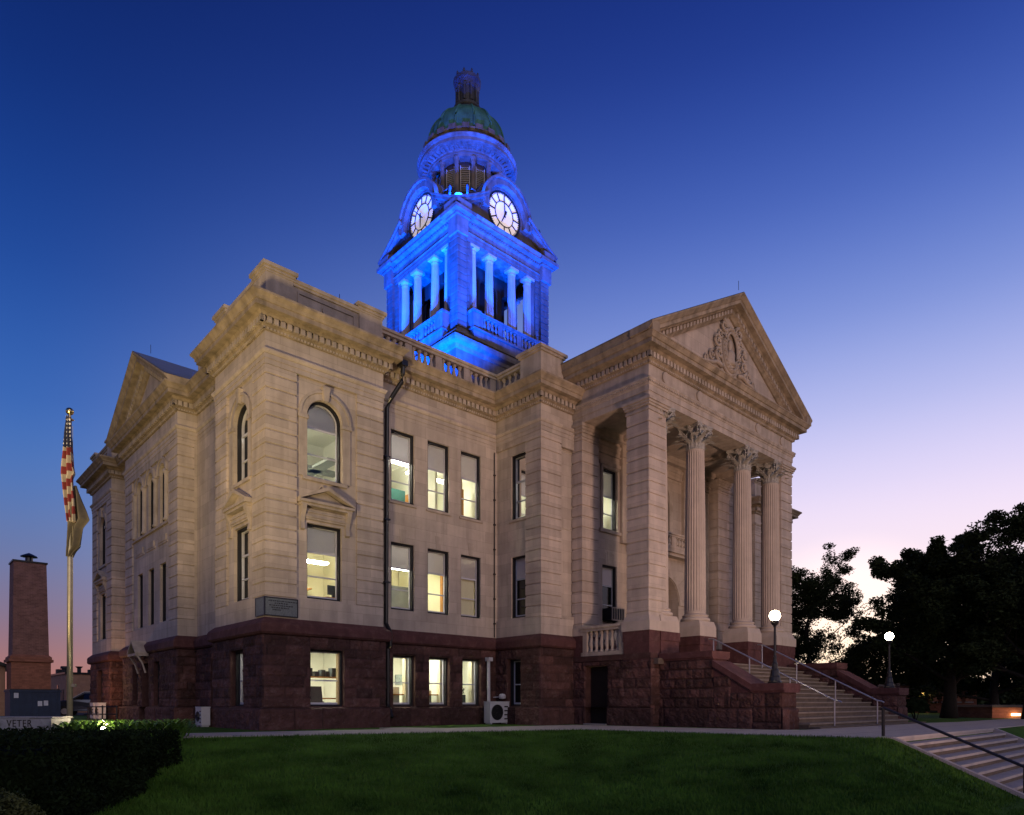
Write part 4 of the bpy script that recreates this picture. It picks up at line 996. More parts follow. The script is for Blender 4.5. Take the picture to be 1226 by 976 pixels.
# clock stage: drum base, clock gables
mb = MB(); mb.box(TC[0]-2.25, TC[0]+2.25, TC[1]-2.25, TC[1]+2.25, 25.45, 27.0)
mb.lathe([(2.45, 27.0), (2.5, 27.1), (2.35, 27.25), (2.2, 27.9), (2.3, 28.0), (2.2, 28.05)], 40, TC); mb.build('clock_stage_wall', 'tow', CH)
CZ, CR = 26.78, 1.10
for fi, F in enumerate(TF):
    mb = MB(); n = 24; out_ = []
    # gable wall following rake and hood
    pts = [(-3.25, 25.46), (-1.55, 26.75)]+[(-1.5*math.cos(t), CZ+1.45*math.sin(t)) for t in [PI*(.04+.92*i/n) for i in range(n+1)]]+[(1.55, 26.75), (3.25, 25.46)]
    k = len(pts); mb.add([F.p(a, -3.08, z) for a, z in pts]+[F.p(a, -2.4, z) for a, z in pts], [tuple(range(k)), tuple(range(2*k-1, k-1, -1))]+[(i, (i+1) % k, k+(i+1) % k, k+i) for i in range(k)])
    mb.build('clock_gable', 'tow', CH)
    mb = MB()
    def qq(R, t, d): return F.p(-R*math.cos(t), d, CZ+R*math.sin(t))
    for (r0, r1, p) in ((1.16, 1.30, 3.16), (1.30, 1.62, 3.42), (1.58, 1.70, 3.52)):
        for i in range(n):
            t0, t1 = PI*(-.08+1.16*i/n), PI*(-.08+1.16*(i+1)/n)
            mb.hexa([qq(r0,t0,-p), qq(r0,t1,-p), qq(r0,t1,-2.6), qq(r0,t0,-2.6), qq(r1,t0,-p), qq(r1,t1,-p), qq(r1,t1,-2.6), qq(r1,t0,-2.6)])
    mb.build('clock_hood', 'towt', CH)
    for s in (-1, 1):
        mb = MB()
        def rk(x, z): return (s*x, z)
        for (p, h0, h1) in ((3.30, 0, .12), (3.52, .12, .26), (3.62, .26, .34)):
            # concave rake in 6 pieces
            N_ = 8; prev = None
            for i in range(N_+1):
                t = i/N_; x = 3.60-(3.60-1.42)*t; z = 25.46+1.30*(t**1.12)
                cur = (x, z)
                if prev:
                    (xa, za), (xb, zb) = prev, cur
                    mb.hexa([F.p(s*xa,-p,za+h0), F.p(s*xb,-p,zb+h0), F.p(s*xb,-2.6,zb+h0), F.p(s*xa,-2.6,za+h0), F.p(s*xa,-p,za+h1), F.p(s*xb,-p,zb+h1), F.p(s*xb,-2.6,zb+h1), F.p(s*xa,-2.6,za+h1)])
                prev = cur
        mb.build('clock_raking_cornice', 'towt', CH)
        mb = MB(); pts = []
        for i in range(22):
            t = i/21; a = PI*.2+t*PI*2.6; R = .24*(1-.8*t); pts.append(F.p(s*(2.15+R*math.cos(a)), -3.2, 26.75+R*math.sin(a)))
        mb.tube(pts, [.07*(1-.4*i/21) for i in range(22)], 6); mb.lathe([(.09, 26.5), (.05, 26.7), (.10, 26.9), (.03, 27.1)], 8, F.p(s*2.55, -3.2, 0)[:2]); mb.build('scroll_finial', 'darkcu', CH, True)
    # clock
    mb = MB(); nn = 48; k = len(mb.v); mb.add([F.p(CR*math.cos(2*PI*i/nn), -3.10, CZ+CR*math.sin(2*PI*i/nn)) for i in range(nn)], [tuple(range(nn))]); ck = mb.build('clock', 'clock', CH)
    mb = MB()
    def ringb(r0, r1):
        for i in range(nn):
            t0, t1 = 2*PI*i/nn, 2*PI*(i+1)/nn
            mb.hexa([F.p(r0*math.cos(t0),-3.14,CZ+r0*math.sin(t0)), F.p(r0*math.cos(t1),-3.14,CZ+r0*math.sin(t1)), F.p(r0*math.cos(t1),-3.10,CZ+r0*math.sin(t1)), F.p(r0*math.cos(t0),-3.10,CZ+r0*math.sin(t0)),
                     F.p(r1*math.cos(t0),-3.14,CZ+r1*math.sin(t0)), F.p(r1*math.cos(t1),-3.14,CZ+r1*math.sin(t1)), F.p(r1*math.cos(t1),-3.10,CZ+r1*math.sin(t1)), F.p(r1*math.cos(t0),-3.10,CZ+r1*math.sin(t0))])
    ringb(.62, .655); ringb(1.06, 1.17)
    def bar(ang, r0, r1, w, d=-3.15, w1=None):
        c_, s_ = math.cos(ang), math.sin(ang); w1 = w if w1 is None else w1; P_ = lambda r, w_, dd: F.p(r*c_-w_*s_, dd, CZ+r*s_+w_*c_)
        mb.hexa([P_(r0,-w,d), P_(r1,-w1,d), P_(r1,w1,d), P_(r0,w,d), P_(r0,-w,d+.03), P_(r1,-w1,d+.03), P_(r1,w1,d+.03), P_(r0,w,d+.03)])
    for i in range(12): bar(PI/2-i*PI/6, .64, 1.08, .028, -3.14)
    for i in range(60): bar(i*PI/30, 1.0, 1.08, .012, -3.13)
    mb.build('dial_ring', 'black', ck)
    mb = MB(); lr = F.d.x > .5   # which way is clockwise for someone facing the dial
    hx = {0: (PI/2+.06, -PI/2-.45), 1: (PI*.25, -PI/2+.0)}.get(fi, (PI/2, -PI/2+.5))
    bar(hx[0], -.2, .95, .035, -3.2, .015); bar(hx[1], -.15, .62, .05, -3.24, .02)
    pt = F.p(0, 0, 0); bar(0, -.06, .06, .06, -3.26)
    mb.build('clock_hands', 'black', ck)
# drum
mb = MB(); mb.lathe([(1.72, 27.9), (1.72, 30.3)], 42, TC); mb.lathe([(2.12, 27.9), (2.2, 28.0), (2.2, 28.12), (1.7, 28.14)], 42, TC); mb.build('drum_wall', 'towt', CH, True)
for i in range(14):
    a = 2*PI*(i+.35)/14; x, y = TC[0]+2.0*math.cos(a), TC[1]+2.0*math.sin(a)
    mb = MB(); mb.lathe([(.19, 28.1), (.19, 28.2), (.16, 28.25), (.135, 28.3), (.12, 29.75), (.16, 29.8), (.13, 29.84), (.18, 29.95), (.2, 30.0), (.2, 30.1)], 14, (x, y)); mb.build('drum_column', 'towt', CH, True)
    a = 2*PI*(i+.85)/14; mb = MB()
    for z in [28.3+.1*k for k in range(14)]:
        c_, s_ = math.cos(a), math.sin(a)
        P_ = lambda r, w: (TC[0]+r*c_-w*s_, TC[1]+r*s_+w*c_)
        mb.hexa([(*P_(1.74,-.24), z+.05), (*P_(1.86,-.24), z), (*P_(1.86,.24), z), (*P_(1.74,.24), z+.05), (*P_(1.74,-.24), z+.075), (*P_(1.86,-.24), z+.025), (*P_(1.86,.24), z+.025), (*P_(1.74,.24), z+.075)])
    for w in (-.27, .22): 
        P_ = lambda r, w: (TC[0]+r*math.cos(a)-w*math.sin(a), TC[1]+r*math.sin(a)+w*math.cos(a))
        mb.hexa([(*P_(1.72,w),28.25), (*P_(1.88,w),28.25), (*P_(1.88,w+.05),28.25), (*P_(1.72,w+.05),28.25), (*P_(1.72,w),29.72), (*P_(1.88,w),29.72), (*P_(1.88,w+.05),29.72), (*P_(1.72,w+.05),29.72)])
    lo = mb.build('louvre', 'louv', CH)
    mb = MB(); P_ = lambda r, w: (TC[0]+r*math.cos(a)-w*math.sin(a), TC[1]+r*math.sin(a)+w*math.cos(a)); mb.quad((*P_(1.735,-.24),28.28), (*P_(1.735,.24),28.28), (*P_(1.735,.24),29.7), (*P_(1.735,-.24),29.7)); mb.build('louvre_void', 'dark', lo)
mb = MB(); mb.lathe([(1.7, 30.02), (2.16, 30.02), (2.18, 30.14), (2.21, 30.15), (2.21, 30.26), (2.26, 30.30), (2.28, 30.38), (2.62, 30.42), (2.66, 30.44), (2.72, 30.46), (2.72, 30.62), (2.77, 30.66), (2.82, 30.76), (2.82, 30.80), (2.5, 30.88), (2.4, 30.9)], 72, TC, False)
for i in range(56):
    a = 2*PI*i/56; c_, s_ = math.cos(a), math.sin(a); P_ = lambda r, w: (TC[0]+r*c_-w*s_, TC[1]+r*s_+w*c_)
    mb.hexa([(*P_(2.24,-.06),30.30), (*P_(2.5,-.06),30.36), (*P_(2.5,.06),30.36), (*P_(2.24,.06),30.30), (*P_(2.24,-.06),30.40), (*P_(2.54,-.06),30.44), (*P_(2.54,.06),30.44), (*P_(2.24,.06),30.40)])
mb.build('drum_entablature', 'towt', CH)
mb = MB(); mb.lathe([(2.36, 30.85), (2.36, 31.14), (2.42, 31.18), (2.50, 31.26), (2.50, 31.36), (2.3, 31.46), (2.25, 31.6)], 72, TC, False)
for i in range(22):
    a = 2*PI*i/22; c_, s_ = math.cos(a), math.sin(a); P_ = lambda r, w: (TC[0]+r*c_-w*s_, TC[1]+r*s_+w*c_)
    mb.hexa([(*P_(2.3,-.2),31.22), (*P_(2.57,-.2),31.22), (*P_(2.57,.2),31.22), (*P_(2.3,.2),31.22), (*P_(2.3,-.2),31.50), (*P_(2.55,-.2),31.50), (*P_(2.55,.2),31.50), (*P_(2.3,.2),31.50)])
mb.build('dome_ring', 'towt', CH)
mb = MB(); dp = [(2.28*math.cos(t), 31.45+2.5*math.sin(t)) for t in [PI/2*.75*i/12 for i in range(13)]]; mb.lathe(dp, 64, TC, False); dm = mb.build('dome', 'verdi', CH, True)
mb = MB()
for i in range(14):
    a = 2*PI*(i+.35)/14
    mb.tube([(TC[0]+(r+.02)*math.cos(a), TC[1]+(r+.02)*math.sin(a), z) for r, z in dp], [.075-.035*j/12 for j in range(13)], 6)
mb.build('dome_rib', 'verdi', dm, True)
mb = MB(); z0 = 33.75
mb.lathe([(.98, z0-.1), (1.0, z0+.06), (.88, z0+.12), (.74, z0+.18), (.70, z0+.30), (.78, z0+.38), (.78, z0+.52), (.66, z0+.60), (.58, z0+.68), (.52, z0+.72), (.50, z0+1.55), (.55, z0+1.60), (.60, z0+1.72), (.68, z0+1.84), (.76, z0+1.92), (.78, z0+2.08), (.70, z0+2.14), (.62, z0+2.24), (.42, z0+2.36), (.15, z0+2.42), (.12, z0+2.52), (0, z0+2.56)], 32, TC, False)
for i in range(10):
    a = 2*PI*i/10; mb.lathe([(.10, z0+.66), (.075, z0+.74), (.065, z0+1.48), (.11, z0+1.6)], 8, (TC[0]+.60*math.cos(a), TC[1]+.60*math.sin(a)))
    mb.lathe([(.05, z0+2.1), (.08, z0+2.2), (.06, z0+2.26), (.01, z0+2.36)], 6, (TC[0]+.70*math.cos(a), TC[1]+.70*math.sin(a)))
mb.build('lantern', 'darkcu', CH)
# drum corner scrolls (dark urns round the drum)
for i in range(8):
    a = PI/4*i+PI/8; mb = MB(); x, y = TC[0]+2.75*math.cos(a), TC[1]+2.75*math.sin(a)
    zb_ = 27.3
    mb.lathe([(.26, 25.5 if i % 2 == 0 else 25.5), (.26, zb_-.1), (.16, zb_), (.2, zb_+.1), (.34, zb_+.3), (.36, zb_+.5), (.26, zb_+.62), (.12, zb_+.68), (.14, zb_+.76), (.05, zb_+.9)], 12, (x, y)); mb.build('stone_urn', 'darkcu', CH, True)
# floodlight dish on the near corner of the cornice
mb = MB(); mb.lathe([(.05, 0), (.30, .10), (.36, .2), (.34, .22), (.27, .14), (0, .06)], 20, (0, 0), False)
o = mb.build('corner_floodlight', 'white', CH, True, Matrix.Translation((TC[0]-3.05, TC[1]-3.05, 26.1)) @ Matrix.Rotation(math.radians(62), 4, Vector((-1, 1, 0)).normalized()))
mb = MB(); mb.tube([(0, 0, .1), (.1, .1, -.4)], .04, 6); mb.build('bracket', 'black', o)
# blue light for drum and dome from the corner floodlights
for sx, sy in ((-1, -1), (1, -1), (-1, 1)):
    spot(bw(TC[0]+sx*9.5, TC[1]+sy*9.5, 16.0), bw(TC[0], TC[1], 32.2), 26000, BLUE, 22, .6, .15)
    spot(bw(TC[0]+sx*3.3, TC[1]+sy*3.3, 25.95), bw(TC[0]+sx*.5, TC[1]+sy*.5, 30.4), 8000, BLUE, 110, .6, .08)
# roof floodlights: the housings of the blue lamps
for k, (u, v, _, z_, _) in enumerate(FLOODS):
    r = empty('roof_floodlight', bw(u, v, 12.38), AN); hh = z_-12.38-.35
    mb = MB(); mb.box(-.2, .2, -.2, .2, 0, .1); mb.tube([(0, 0, .1), (0, 0, hh)], .04, 8); mb.build('stand', 'black', r)
    mb = MB(); mb.lathe([(.10, hh-.05), (.20, hh+.05), (.22, hh+.2), (.20, hh+.2), (.17, hh+.06), (0, hh)], 14, (0, 0), False); mb.build('lamp_housing', 'black', r, True)
    tag(r, 'black roof floodlight shining blue light up at the clock tower', 'floodlight', 'floodlights on the courthouse roof')

# ---- pipes, plaque, air conditioners on the building
mb = MB(); mb.tube([(4.62, -.18, 12.05), (4.62, -.16, 11.75), (4.60, -.14, 11.5), (4.35, .12, 10.95), (4.28, .26, 10.65), (4.27, .30, 3.45), (4.30, .10, 3.15), (4.30, .10, 2.7), (4.28, .22, 2.6), (4.28, .22, .75), (4.26, .05, .55), (4.24, -.08, .3)], .075, 10)
dp_ = mb.build('downspout', 'black', CH); mb = MB(); mb.box(4.5, 4.74, -.3, -.02, 12.0, 12.18)
for z in (9.0, 6.9, 4.8): mb.box(4.16, 4.38, .2, .44, z, z+.05)
split_build(mb, 'pipe_bracket', 'black', dp_, .02)
mb = MB(); mb.tube([(9.18, .40, 10.4), (9.18, .40, 3.3)], .02, 6); 
for z in [3.8+.95*k for k in range(7)]: mb.box(9.14, 9.22, .36, .42, z, z+.05)
mb.build('conduit', 'door', CH)
mb = MB(); mb.box(-.05, .98, -.05, -.005, 3.33, 3.86); mb.box(-.05, -.005, -.05, .58, 3.33, 3.86); pq = mb.build('corner_plaque', 'granite', CH)
mb = MB()
for (a, b, c, d) in ((-.055, .985, 3.32, 3.35), (-.055, .985, 3.84, 3.87)): mb.box(a, b, -.06, 0, c, d); mb.box(-.06, 0, -.055, .585, c, d)
mb.box(.955, .985, -.06, 0, 3.35, 3.84); mb.box(-.06, -.03, -.06, -.03, 3.35, 3.84); mb.box(-.06, 0, .555, .585, 3.35, 3.84)
R_ = random.Random(3)
for r in range(5):
    x = .08+[0, .18, .02, .08, .12][r]; xe = .92-[0, .25, .1, .25, .45][r]
    while x < xe: w = R_.uniform(.02, .07); mb.box(x, x+w, -.054, -.05, 3.75-r*.065, 3.78-r*.065); x += w+.02
mb.build('plaque_border_and_lettering', 'black', pq)

LM = lambda u, v, z=0: tuple(bw(u, v, z))
def acunit(u, v, z, w, h, d, rz, label, name='air_conditioner'):
    r = empty(name, LM(u, v, z), AN+rz)
    mb = MB(); mb.box(0, w, 0, d, .05, h); mb.box(-.01, w+.01, -.01, d+.01, h-.03, h); mb.box(.05, .12, .02, d-.02, 0, .05); mb.box(w-.12, w-.05, .02, d-.02, 0, .05)
    mb.build('casing', 'white', r)
    mb = MB(); rr = min(w*.30, h*.38); cx, cz = .06+w*.30, h*.52
    for k in range(1, 5):
        n = 24; R1 = rr*k/4
        mb.tube([(cx+R1*math.cos(2*PI*i/n), -.015, cz+R1*math.sin(2*PI*i/n)) for i in range(n+1)], .006, 5, False)
    for i in range(12): mb.tube([(cx, -.015, cz), (cx+rr*math.cos(i*PI/6), -.015, cz+rr*math.sin(i*PI/6))], .004, 4)
    mb.add([(cx+rr*math.cos(2*PI*i/24), -.004, cz+rr*math.sin(2*PI*i/24)) for i in range(24)], [tuple(range(24))]); mb.build('fan_grille', 'black', r)
    mb = MB()
    for k in range(4): mb.box(w*.74, w*.93, -.012, -.002, h*(.2+.18*k), h*(.26+.18*k))
    mb.build('service_panel', 'door', r)
    return tag(r, label, 'air conditioner')
acunit(8.25, -.42, .0, .95, .84, .34, 0, 'white fan unit on the grass by the white pipe in the inner corner')
acunit(-.55, 4.25, .0, .55, .66, .28, -PI/2, 'white fan unit at the left end of the red base near the path')
acunit(-.62, 19.2, .0, .7, .8, .3, -PI/2, 'white fan unit beside the black railing, left one of the far pair'); acunit(-.62, 18.1, .0, .7, .8, .3, -PI/2, 'white fan unit by the thin white pipe, right one of the far pair')
mb = MB(); mb.tube([(8.72, .22, 2.45), (8.72, .20, .72)], .065, 8); mb.box(8.62, 8.82, .08, .3, 2.36, 2.5); mb.build('line_cover_pipe', 'white', CH)
mb = MB(); mb.tube([(9.0, .25, 1.0), (9.15, -.1, 1.02)], .02, 6); mb.lathe([(.0, .92), (.12, .95), (.14, 1.05), (.1, 1.12), (0, 1.14)], 12, (9.12, -.12), False); mb.build('vent_cap', 'white', CH)
mb = MB(); mb.tube([(.35, 15.1, 6.5), (.35, 15.1, 3.4), (.1, 15.05, 3.1), (.1, 15.05, .5)], .05, 6); mb.build('white_downpipe', 'white', CH)
# window air conditioner behind the portico balcony
r = bpy.data.objects.new('window_air_conditioner', None); C.objects.link(r); r.parent = CH
mb = MB(); F = Ffront(-1.93); F.box(mb, 12.86, 13.64, -.42, .2, 4.06, 4.52); mb.build('casing', 'dframe', r)
mb = MB()
for i in range(6): F.box(mb, 12.86+.148*i, 12.90+.148*i, -.45, -.42, 4.06, 4.52)
F.box(mb, 12.86, 13.64, -.45, -.42, 4.02, 4.07); F.box(mb, 12.86, 13.64, -.45, -.42, 4.5, 4.54); mb.build('guard', 'trim', r)
# lightning rods
mb = MB()
for (u, v, z) in ((16.0, -6.0, 16.6), (-.2, 10.6, 14.8), (2.6, .4, 13.5), (0.2, 16, 13.4)): mb.tube([(u, v, z), (u, v, z+.35)], .010, 5)
split_build(mb, 'lightning_rod', 'black', CH, .1)
# snow railing ladder on side roof
# ---- front steps
st = empty('front_steps', LM(16.3, -8, 0), AN); tag(st, 'wide concrete steps rising between red stone cheek walls to the portico', 'steps')
def loc(u, v, z): return (u-16.3, v+8, z)
mb = MB(); tr = MB(); n = 14; vs = -10.35; run = 4.42/13; rise = 2.3/14
for i in range(n):
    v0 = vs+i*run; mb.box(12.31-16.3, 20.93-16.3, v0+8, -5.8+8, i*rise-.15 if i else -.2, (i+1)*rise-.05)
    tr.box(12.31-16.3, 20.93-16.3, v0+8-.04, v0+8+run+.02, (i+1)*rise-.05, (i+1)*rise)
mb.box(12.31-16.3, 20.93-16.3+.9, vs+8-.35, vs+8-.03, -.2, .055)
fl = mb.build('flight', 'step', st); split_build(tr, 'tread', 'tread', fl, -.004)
for (u0, u1) in ((11.4, 12.3), (20.94, 21.84)):
    mb = MB()
    pf = [(-5.55, -.25), (-5.55, 2.25), (-7.62, 2.25), (-7.70, 1.95), (-9.05, 1.16), (-9.96, 1.16), (-9.96, -.25)]
    k = len(pf); mb.add([loc(u0, v, z) for v, z in pf]+[loc(u1, v, z) for v, z in pf], [tuple(range(k)), tuple(range(2*k-1, k-1, -1))]+[(i, (i+1) % k, k+(i+1) % k, k+i) for i in range(k)])
    rk_ = MB(); core = mb.build('cheek_wall', 'redtrim', st)
    mb = MB(); cp = .10
    def cap(pts, th):
        for (va, za), (vb, zb) in zip(pts, pts[1:]):
            mb.hexa([loc(u0-cp,va,za), loc(u0-cp,vb,zb), loc(u1+cp,vb,zb), loc(u1+cp,va,za), loc(u0-cp,va,za+th), loc(u0-cp,vb,zb+th), loc(u1+cp,vb,zb+th), loc(u1+cp,va,za+th)])
            mb.hexa([loc(u0-.04,va,za-.06), loc(u0-.04,vb,zb-.06), loc(u1+.04,vb,zb-.06), loc(u1+.04,va,za-.06), loc(u0-.04,va,za), loc(u0-.04,vb,zb), loc(u1+.04,vb,zb), loc(u1+.04,va,za)])
    cap([(-5.66, 2.26), (-7.70, 2.26)], .2); cap([(-7.701, 1.95), (-9.05, 1.15)], .2); cap([(-9.05, 1.151), (-10.06, 1.151)], .22)
    mb.build('coping', 'redtrim', core)
    mb = MB()
    for F, a0, a1, pr in ((Fr((u0-16.3, 8), (0, 1), (-1, 0)), -9.96, -5.6, 0), (Fr((u1-16.3, 8), (0, 1), (1, 0)), -9.96, -5.6, 0)):
        rockface(mb, F, -9.96, -9.05, -.25, 1.10, (), .01, .42, 1.0, 200+int(u0*3)); rockface(mb, F, -9.05, -5.6, -.25, .62, (), .02, .87, 1.3, 210+int(u0)); rockface(mb, F, -9.05, -8.3, .62, 1.10, (), .005, .31, .75, 213); rockface(mb, F, -8.3, -7.7, .62, 1.62, (), .005, .31, .75, 216); rockface(mb, F, -7.7, -5.6, .62, 2.20, (), .005, .31, .75, 219)
    F = Fr((-16.3, -9.96+8), (1, 0), (0, -1)); rockface(mb, F, u0, u1, -.25, 1.10, (), .01, .42, 1.0, 230); rockface(mb, F, u0-.05, u1+.05, -.25, .62, (), .05, .87, .9, 233)
    mb.build('rock_facing', 'red', core)
# stair handrails
for u, lb in ((14.05, 'silver tube handrail on the portico steps, the one nearer the near globe lamp'), (17.65, 'silver tube handrail on the portico steps, the one nearer the far globe lamp')):
    r = empty('handrail', LM(u, -10.4, 0), AN); tag(r, lb, 'handrail', 'handrails on the front steps')
    mb = MB(); V = lambda v: v+10.4; sl = 2.3/4.42
    def zr(v): return .86+(v+10.4)*sl
    mb.tube([(0, V(-10.62), .80), (0, V(-10.55), .84), (0, V(-10.4), .87), (0, V(-6.1), zr(-6.1)), (0, V(-5.9), zr(-6.1)+.02)], .026, 8); mb.build('rail', 'steel', r)
    for v in (-10.4, -8.95, -7.5, -6.1):
        mb = MB(); mb.tube([(0, V(v), max(0, (v+10.4)*sl-.05)), (0, V(v), zr(v))], .024, 8); mb.build('post', 'steel', r)
# globe lamps
def globelamp(u, v, z, label):
    r = empty('globe_lamp', LM(u, v, z), 0); tag(r, label, 'lamp post', 'globe lamps on the step walls')
    mb = MB(); mb.lathe([(.21, 0), (.21, .05), (.18, .08), (.165, .2), (.14, .24), (.12, .4), (.09, .46), (.085, .6), (.06, .66), (.05, .75), (.055, .8), (.04, .84), (.034, 1.72), (.05, 1.75), (.035, 1.78)], 12); mb.build('post', 'black', r, False)
    mb = MB(); mb.lathe([(.035, 1.76), (.09, 1.80), (.12, 1.86), (.10, 1.9), (.12, 1.92)], 16); mb.build('globe_holder', 'black', r)
    mb = MB(); mb.lathe([(.16*math.sin(PI*i/16)+.0005, 2.07-.16*math.cos(PI*i/16)) for i in range(17)], 24, (0, 0), False); mb.build('globe', 'globe', r, True)
globelamp(11.85, -9.52, 1.37, 'black post lamp with a lit white globe on the near wall of the steps')
globelamp(21.4, -9.52, 1.37, 'black post lamp with a lit globe on the far step wall, against dark trees')

# ================================================================== GROUND
def smax(a, b): return max(a, b)
EDGE = [(-40, 3.5), (-9, -2.0), (-3.0, -3.3), (7.0, -5.9), (7.7, -12.0), (8.25, -14.0), (17, -14.0), (60, -14.0)]
def segdist(p, a, b):
    ax, ay = a; bx, by = b; dx, dy = bx-ax, by-ay; t = max(0, min(1, ((p[0]-ax)*dx+(p[1]-ay)*dy)/(dx*dx+dy*dy))); qx, qy = ax+dx*t, ay+dy*t
    cr = dx*(p[1]-ay)-dy*(p[0]-ax); return math.hypot(p[0]-qx, p[1]-qy), cr
def edgedist(u, v):
    best = (1e9, 0)
    for a, b in zip(EDGE, EDGE[1:]):
        d, c = segdist((u, v), a, b)
        if d < best[0]-1e-9: best = (d, c)
    return best[0] if best[1] < 0 else -best[0]
INV = BM.inverted()
def gz(X, Y):
    q = INV @ Vector((X, Y, 0)); u, v = q.x, q.y
    # inside test using region below the edge polyline
    d = edgedist_signed(u, v)
    if d <= 0: base = 0
    else: base = -(.135*d*d/(d+1.2))
    if v < -14:
        k = min(1, max(0, (u+2)/8)); base = min(base, -(.46*(-14-v))*k)
    return max(-1.15, base) if True else base
def edgedist_signed(u, v):
    # y of the edge at u decides which side we are on
    d = min(segdist((u, v), a, b)[0] for a, b in zip(EDGE, EDGE[1:]))
    poly = EDGE+[(60, 80), (-40, 80)]; inside = False; n = len(poly)
    for i in range(n):
        x1, y1 = poly[i]; x2, y2 = poly[(i+1) % n]
        if (y1 > v) != (y2 > v) and u < (x2-x1)*(v-y1)/(y2-y1)+x1: inside = not inside
    return -d if inside else d

grassm = bpy.data.materials.new('lawn_grass'); grassm.use_nodes = True
t = grassm.node_tree; n_ = t.nodes; b = n_["Principled BSDF"]; b.inputs["Roughness"].default_value = .9; b.inputs["Specular IOR Level"].default_value = .1
tcn = n_.new("ShaderNodeTexCoord"); a1_ = n_.new("ShaderNodeTexNoise"); a1_.inputs["Scale"].default_value = .5; a1_.inputs["Detail"].default_value = 8; a1_.inputs["Roughness"].default_value = .7
t.links.new(tcn.outputs["Object"], a1_.inputs[0])
cr = n_.new("ShaderNodeValToRGB"); cr.color_ramp.elements[0].position = .35; cr.color_ramp.elements[0].color = (.024, .072, .008, 1); cr.color_ramp.elements[1].position = .68; cr.color_ramp.elements[1].color = (.080, .175, .020, 1)
t.links.new(a1_.outputs[0], cr.inputs[0]); t.links.new(cr.outputs[0], b.inputs["Base Color"])
a2_ = n_.new("ShaderNodeTexNoise"); a2_.inputs["Scale"].default_value = 45; a2_.inputs["Detail"].default_value = 4; t.links.new(tcn.outputs["Object"], a2_.inputs[0])
bp = n_.new("ShaderNodeBump"); bp.inputs["Strength"].default_value = .8; bp.inputs["Distance"].default_value = .03; t.links.new(a2_.outputs[0], bp.inputs["Height"]); t.links.new(bp.outputs[0], b.inputs["Normal"])
M['grass'] = grassm
def axis(lo, hi, f0, f1, fine, keys=()):
    g = []; x = lo
    while x < hi:
        g.append(x); d = max(0, f0-x, x-f1); x += fine+d*.12
    return sorted(set([q for q in g if all(abs(q-k) > .1 for k in keys)]+[hi]+list(keys)))
AU = axis(-1500, 1500, -22, 26, .35, (8.38, 8.42, 16.86, 16.90)); AV = axis(-300, 1500, -21, 6, .35, (-14.04, -13.98))
def gq(u, v):
    p = LM(u, v); z = gz(p[0], p[1])-.012
    if 8.40 < u < 16.88 and v < -14.0: z -= .4
    return (p[0], p[1], z)
LM = lambda u, v, z=0: tuple(bw(u, v, z))
na = len(AU); mb = MB(); mb.v = [gq(u, v) for v in AV for u in AU]; mb.f = [(j*na+i, j*na+i+1, (j+1)*na+i+1, (j+1)*na+i) for j in range(len(AV)-1) for i in range(na-1)]
tag(mb.build('ground', 'grass', None, True), kind='structure')
# concrete walk
def strip(name, pts, z, m, thick=.12):
    mb = MB(); k = len(pts); mb.add([(*LM(u, v)[:2], z) for u, v in pts]+[(*LM(u, v)[:2], z-thick) for u, v in pts], [tuple(range(k))]+[(i, (i+1) % k, k+(i+1) % k, k+i) for i in range(k)])
    return tag(mb.build(name, m), kind='structure')
strip('path', [(-9, -1.9), (-3.0, -3.2), (4.0, -5.0), (7.05, -5.8), (7.75, -12.0), (8.3, -14.0), (17, -14.0), (40, -13.9), (40, -11.2), (24, -11.2), (21.9, -10.8), (11.3, -10.7), (10.6, -10.0), (9.9, -3.2), (9.0, -3.05), (4.6, -2.6), (3.9, -1.2), (3.2, -1.0), (2.9, -2.2), (-.5, -1.5), (-3, -1.0), (-9, .2)], .012, 'conc')
mb = MB()
def joint(u0, v0, u1, v1):
    a, b = Vector((u0, v0)), Vector((u1, v1)); t = (b-a).normalized(); n = Vector((t.y, -t.x))*.009
    mb.quad(*[(*LM(p.x, p.y)[:2], .016) for p in (a-n, b-n, b+n, a+n)])
for k in range(8): u = -8+1.5*k; joint(u, (-1.9-(u+9)*.216 if u < -3 else -3.2-(u+3)*.258)+.05, u-.1, (-1.0 if u < 3 else -2.2)-.2)
for k in range(7): v = -12.6+1.5*k; joint(7.9, v, 10.0 if v > -10 else 22, v)
for k in range(9): joint(9.2+1.6*k, -13.95, 9.2+1.6*k, -10.9)
tag(mb.build('path_joint', 'asph'), kind='structure')
# lower steps down to the street
ls = empty('lower_steps', LM(8.3, -14.0, 0), AN); tag(ls, 'broad concrete steps going down from the walk to the street', 'steps')
mb = MB(); ri, tr_ = .14, .30
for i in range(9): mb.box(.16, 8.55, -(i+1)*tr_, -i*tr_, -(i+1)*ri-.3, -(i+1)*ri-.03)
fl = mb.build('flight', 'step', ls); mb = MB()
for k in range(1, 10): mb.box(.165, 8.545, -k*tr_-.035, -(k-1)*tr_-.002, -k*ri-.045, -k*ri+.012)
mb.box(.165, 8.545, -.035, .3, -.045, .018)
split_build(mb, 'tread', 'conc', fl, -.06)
for x in (0, 8.55):
    mb = MB(); mb.hexa([(x,-2.75,-1.65), (x+.16,-2.75,-1.65), (x+.16,.0,-.4), (x,.0,-.4), (x,-2.75,-1.18), (x+.16,-2.75,-1.18), (x+.16,.0,.03), (x,.0,.03)]); mb.build('kerb', 'conc', ls)
br_ = empty('black_railing', LM(8.95, -13.6, 0), AN); tag(br_, 'black metal handrail beside the lower concrete steps', 'railing')
mb = MB(); mb.tube([(0, .05, .64), (0, 0, .67), (0, -2.9, -.62), (0, -4.2, -1.2)], .032, 8); mb.build('rail', 'black', br_)
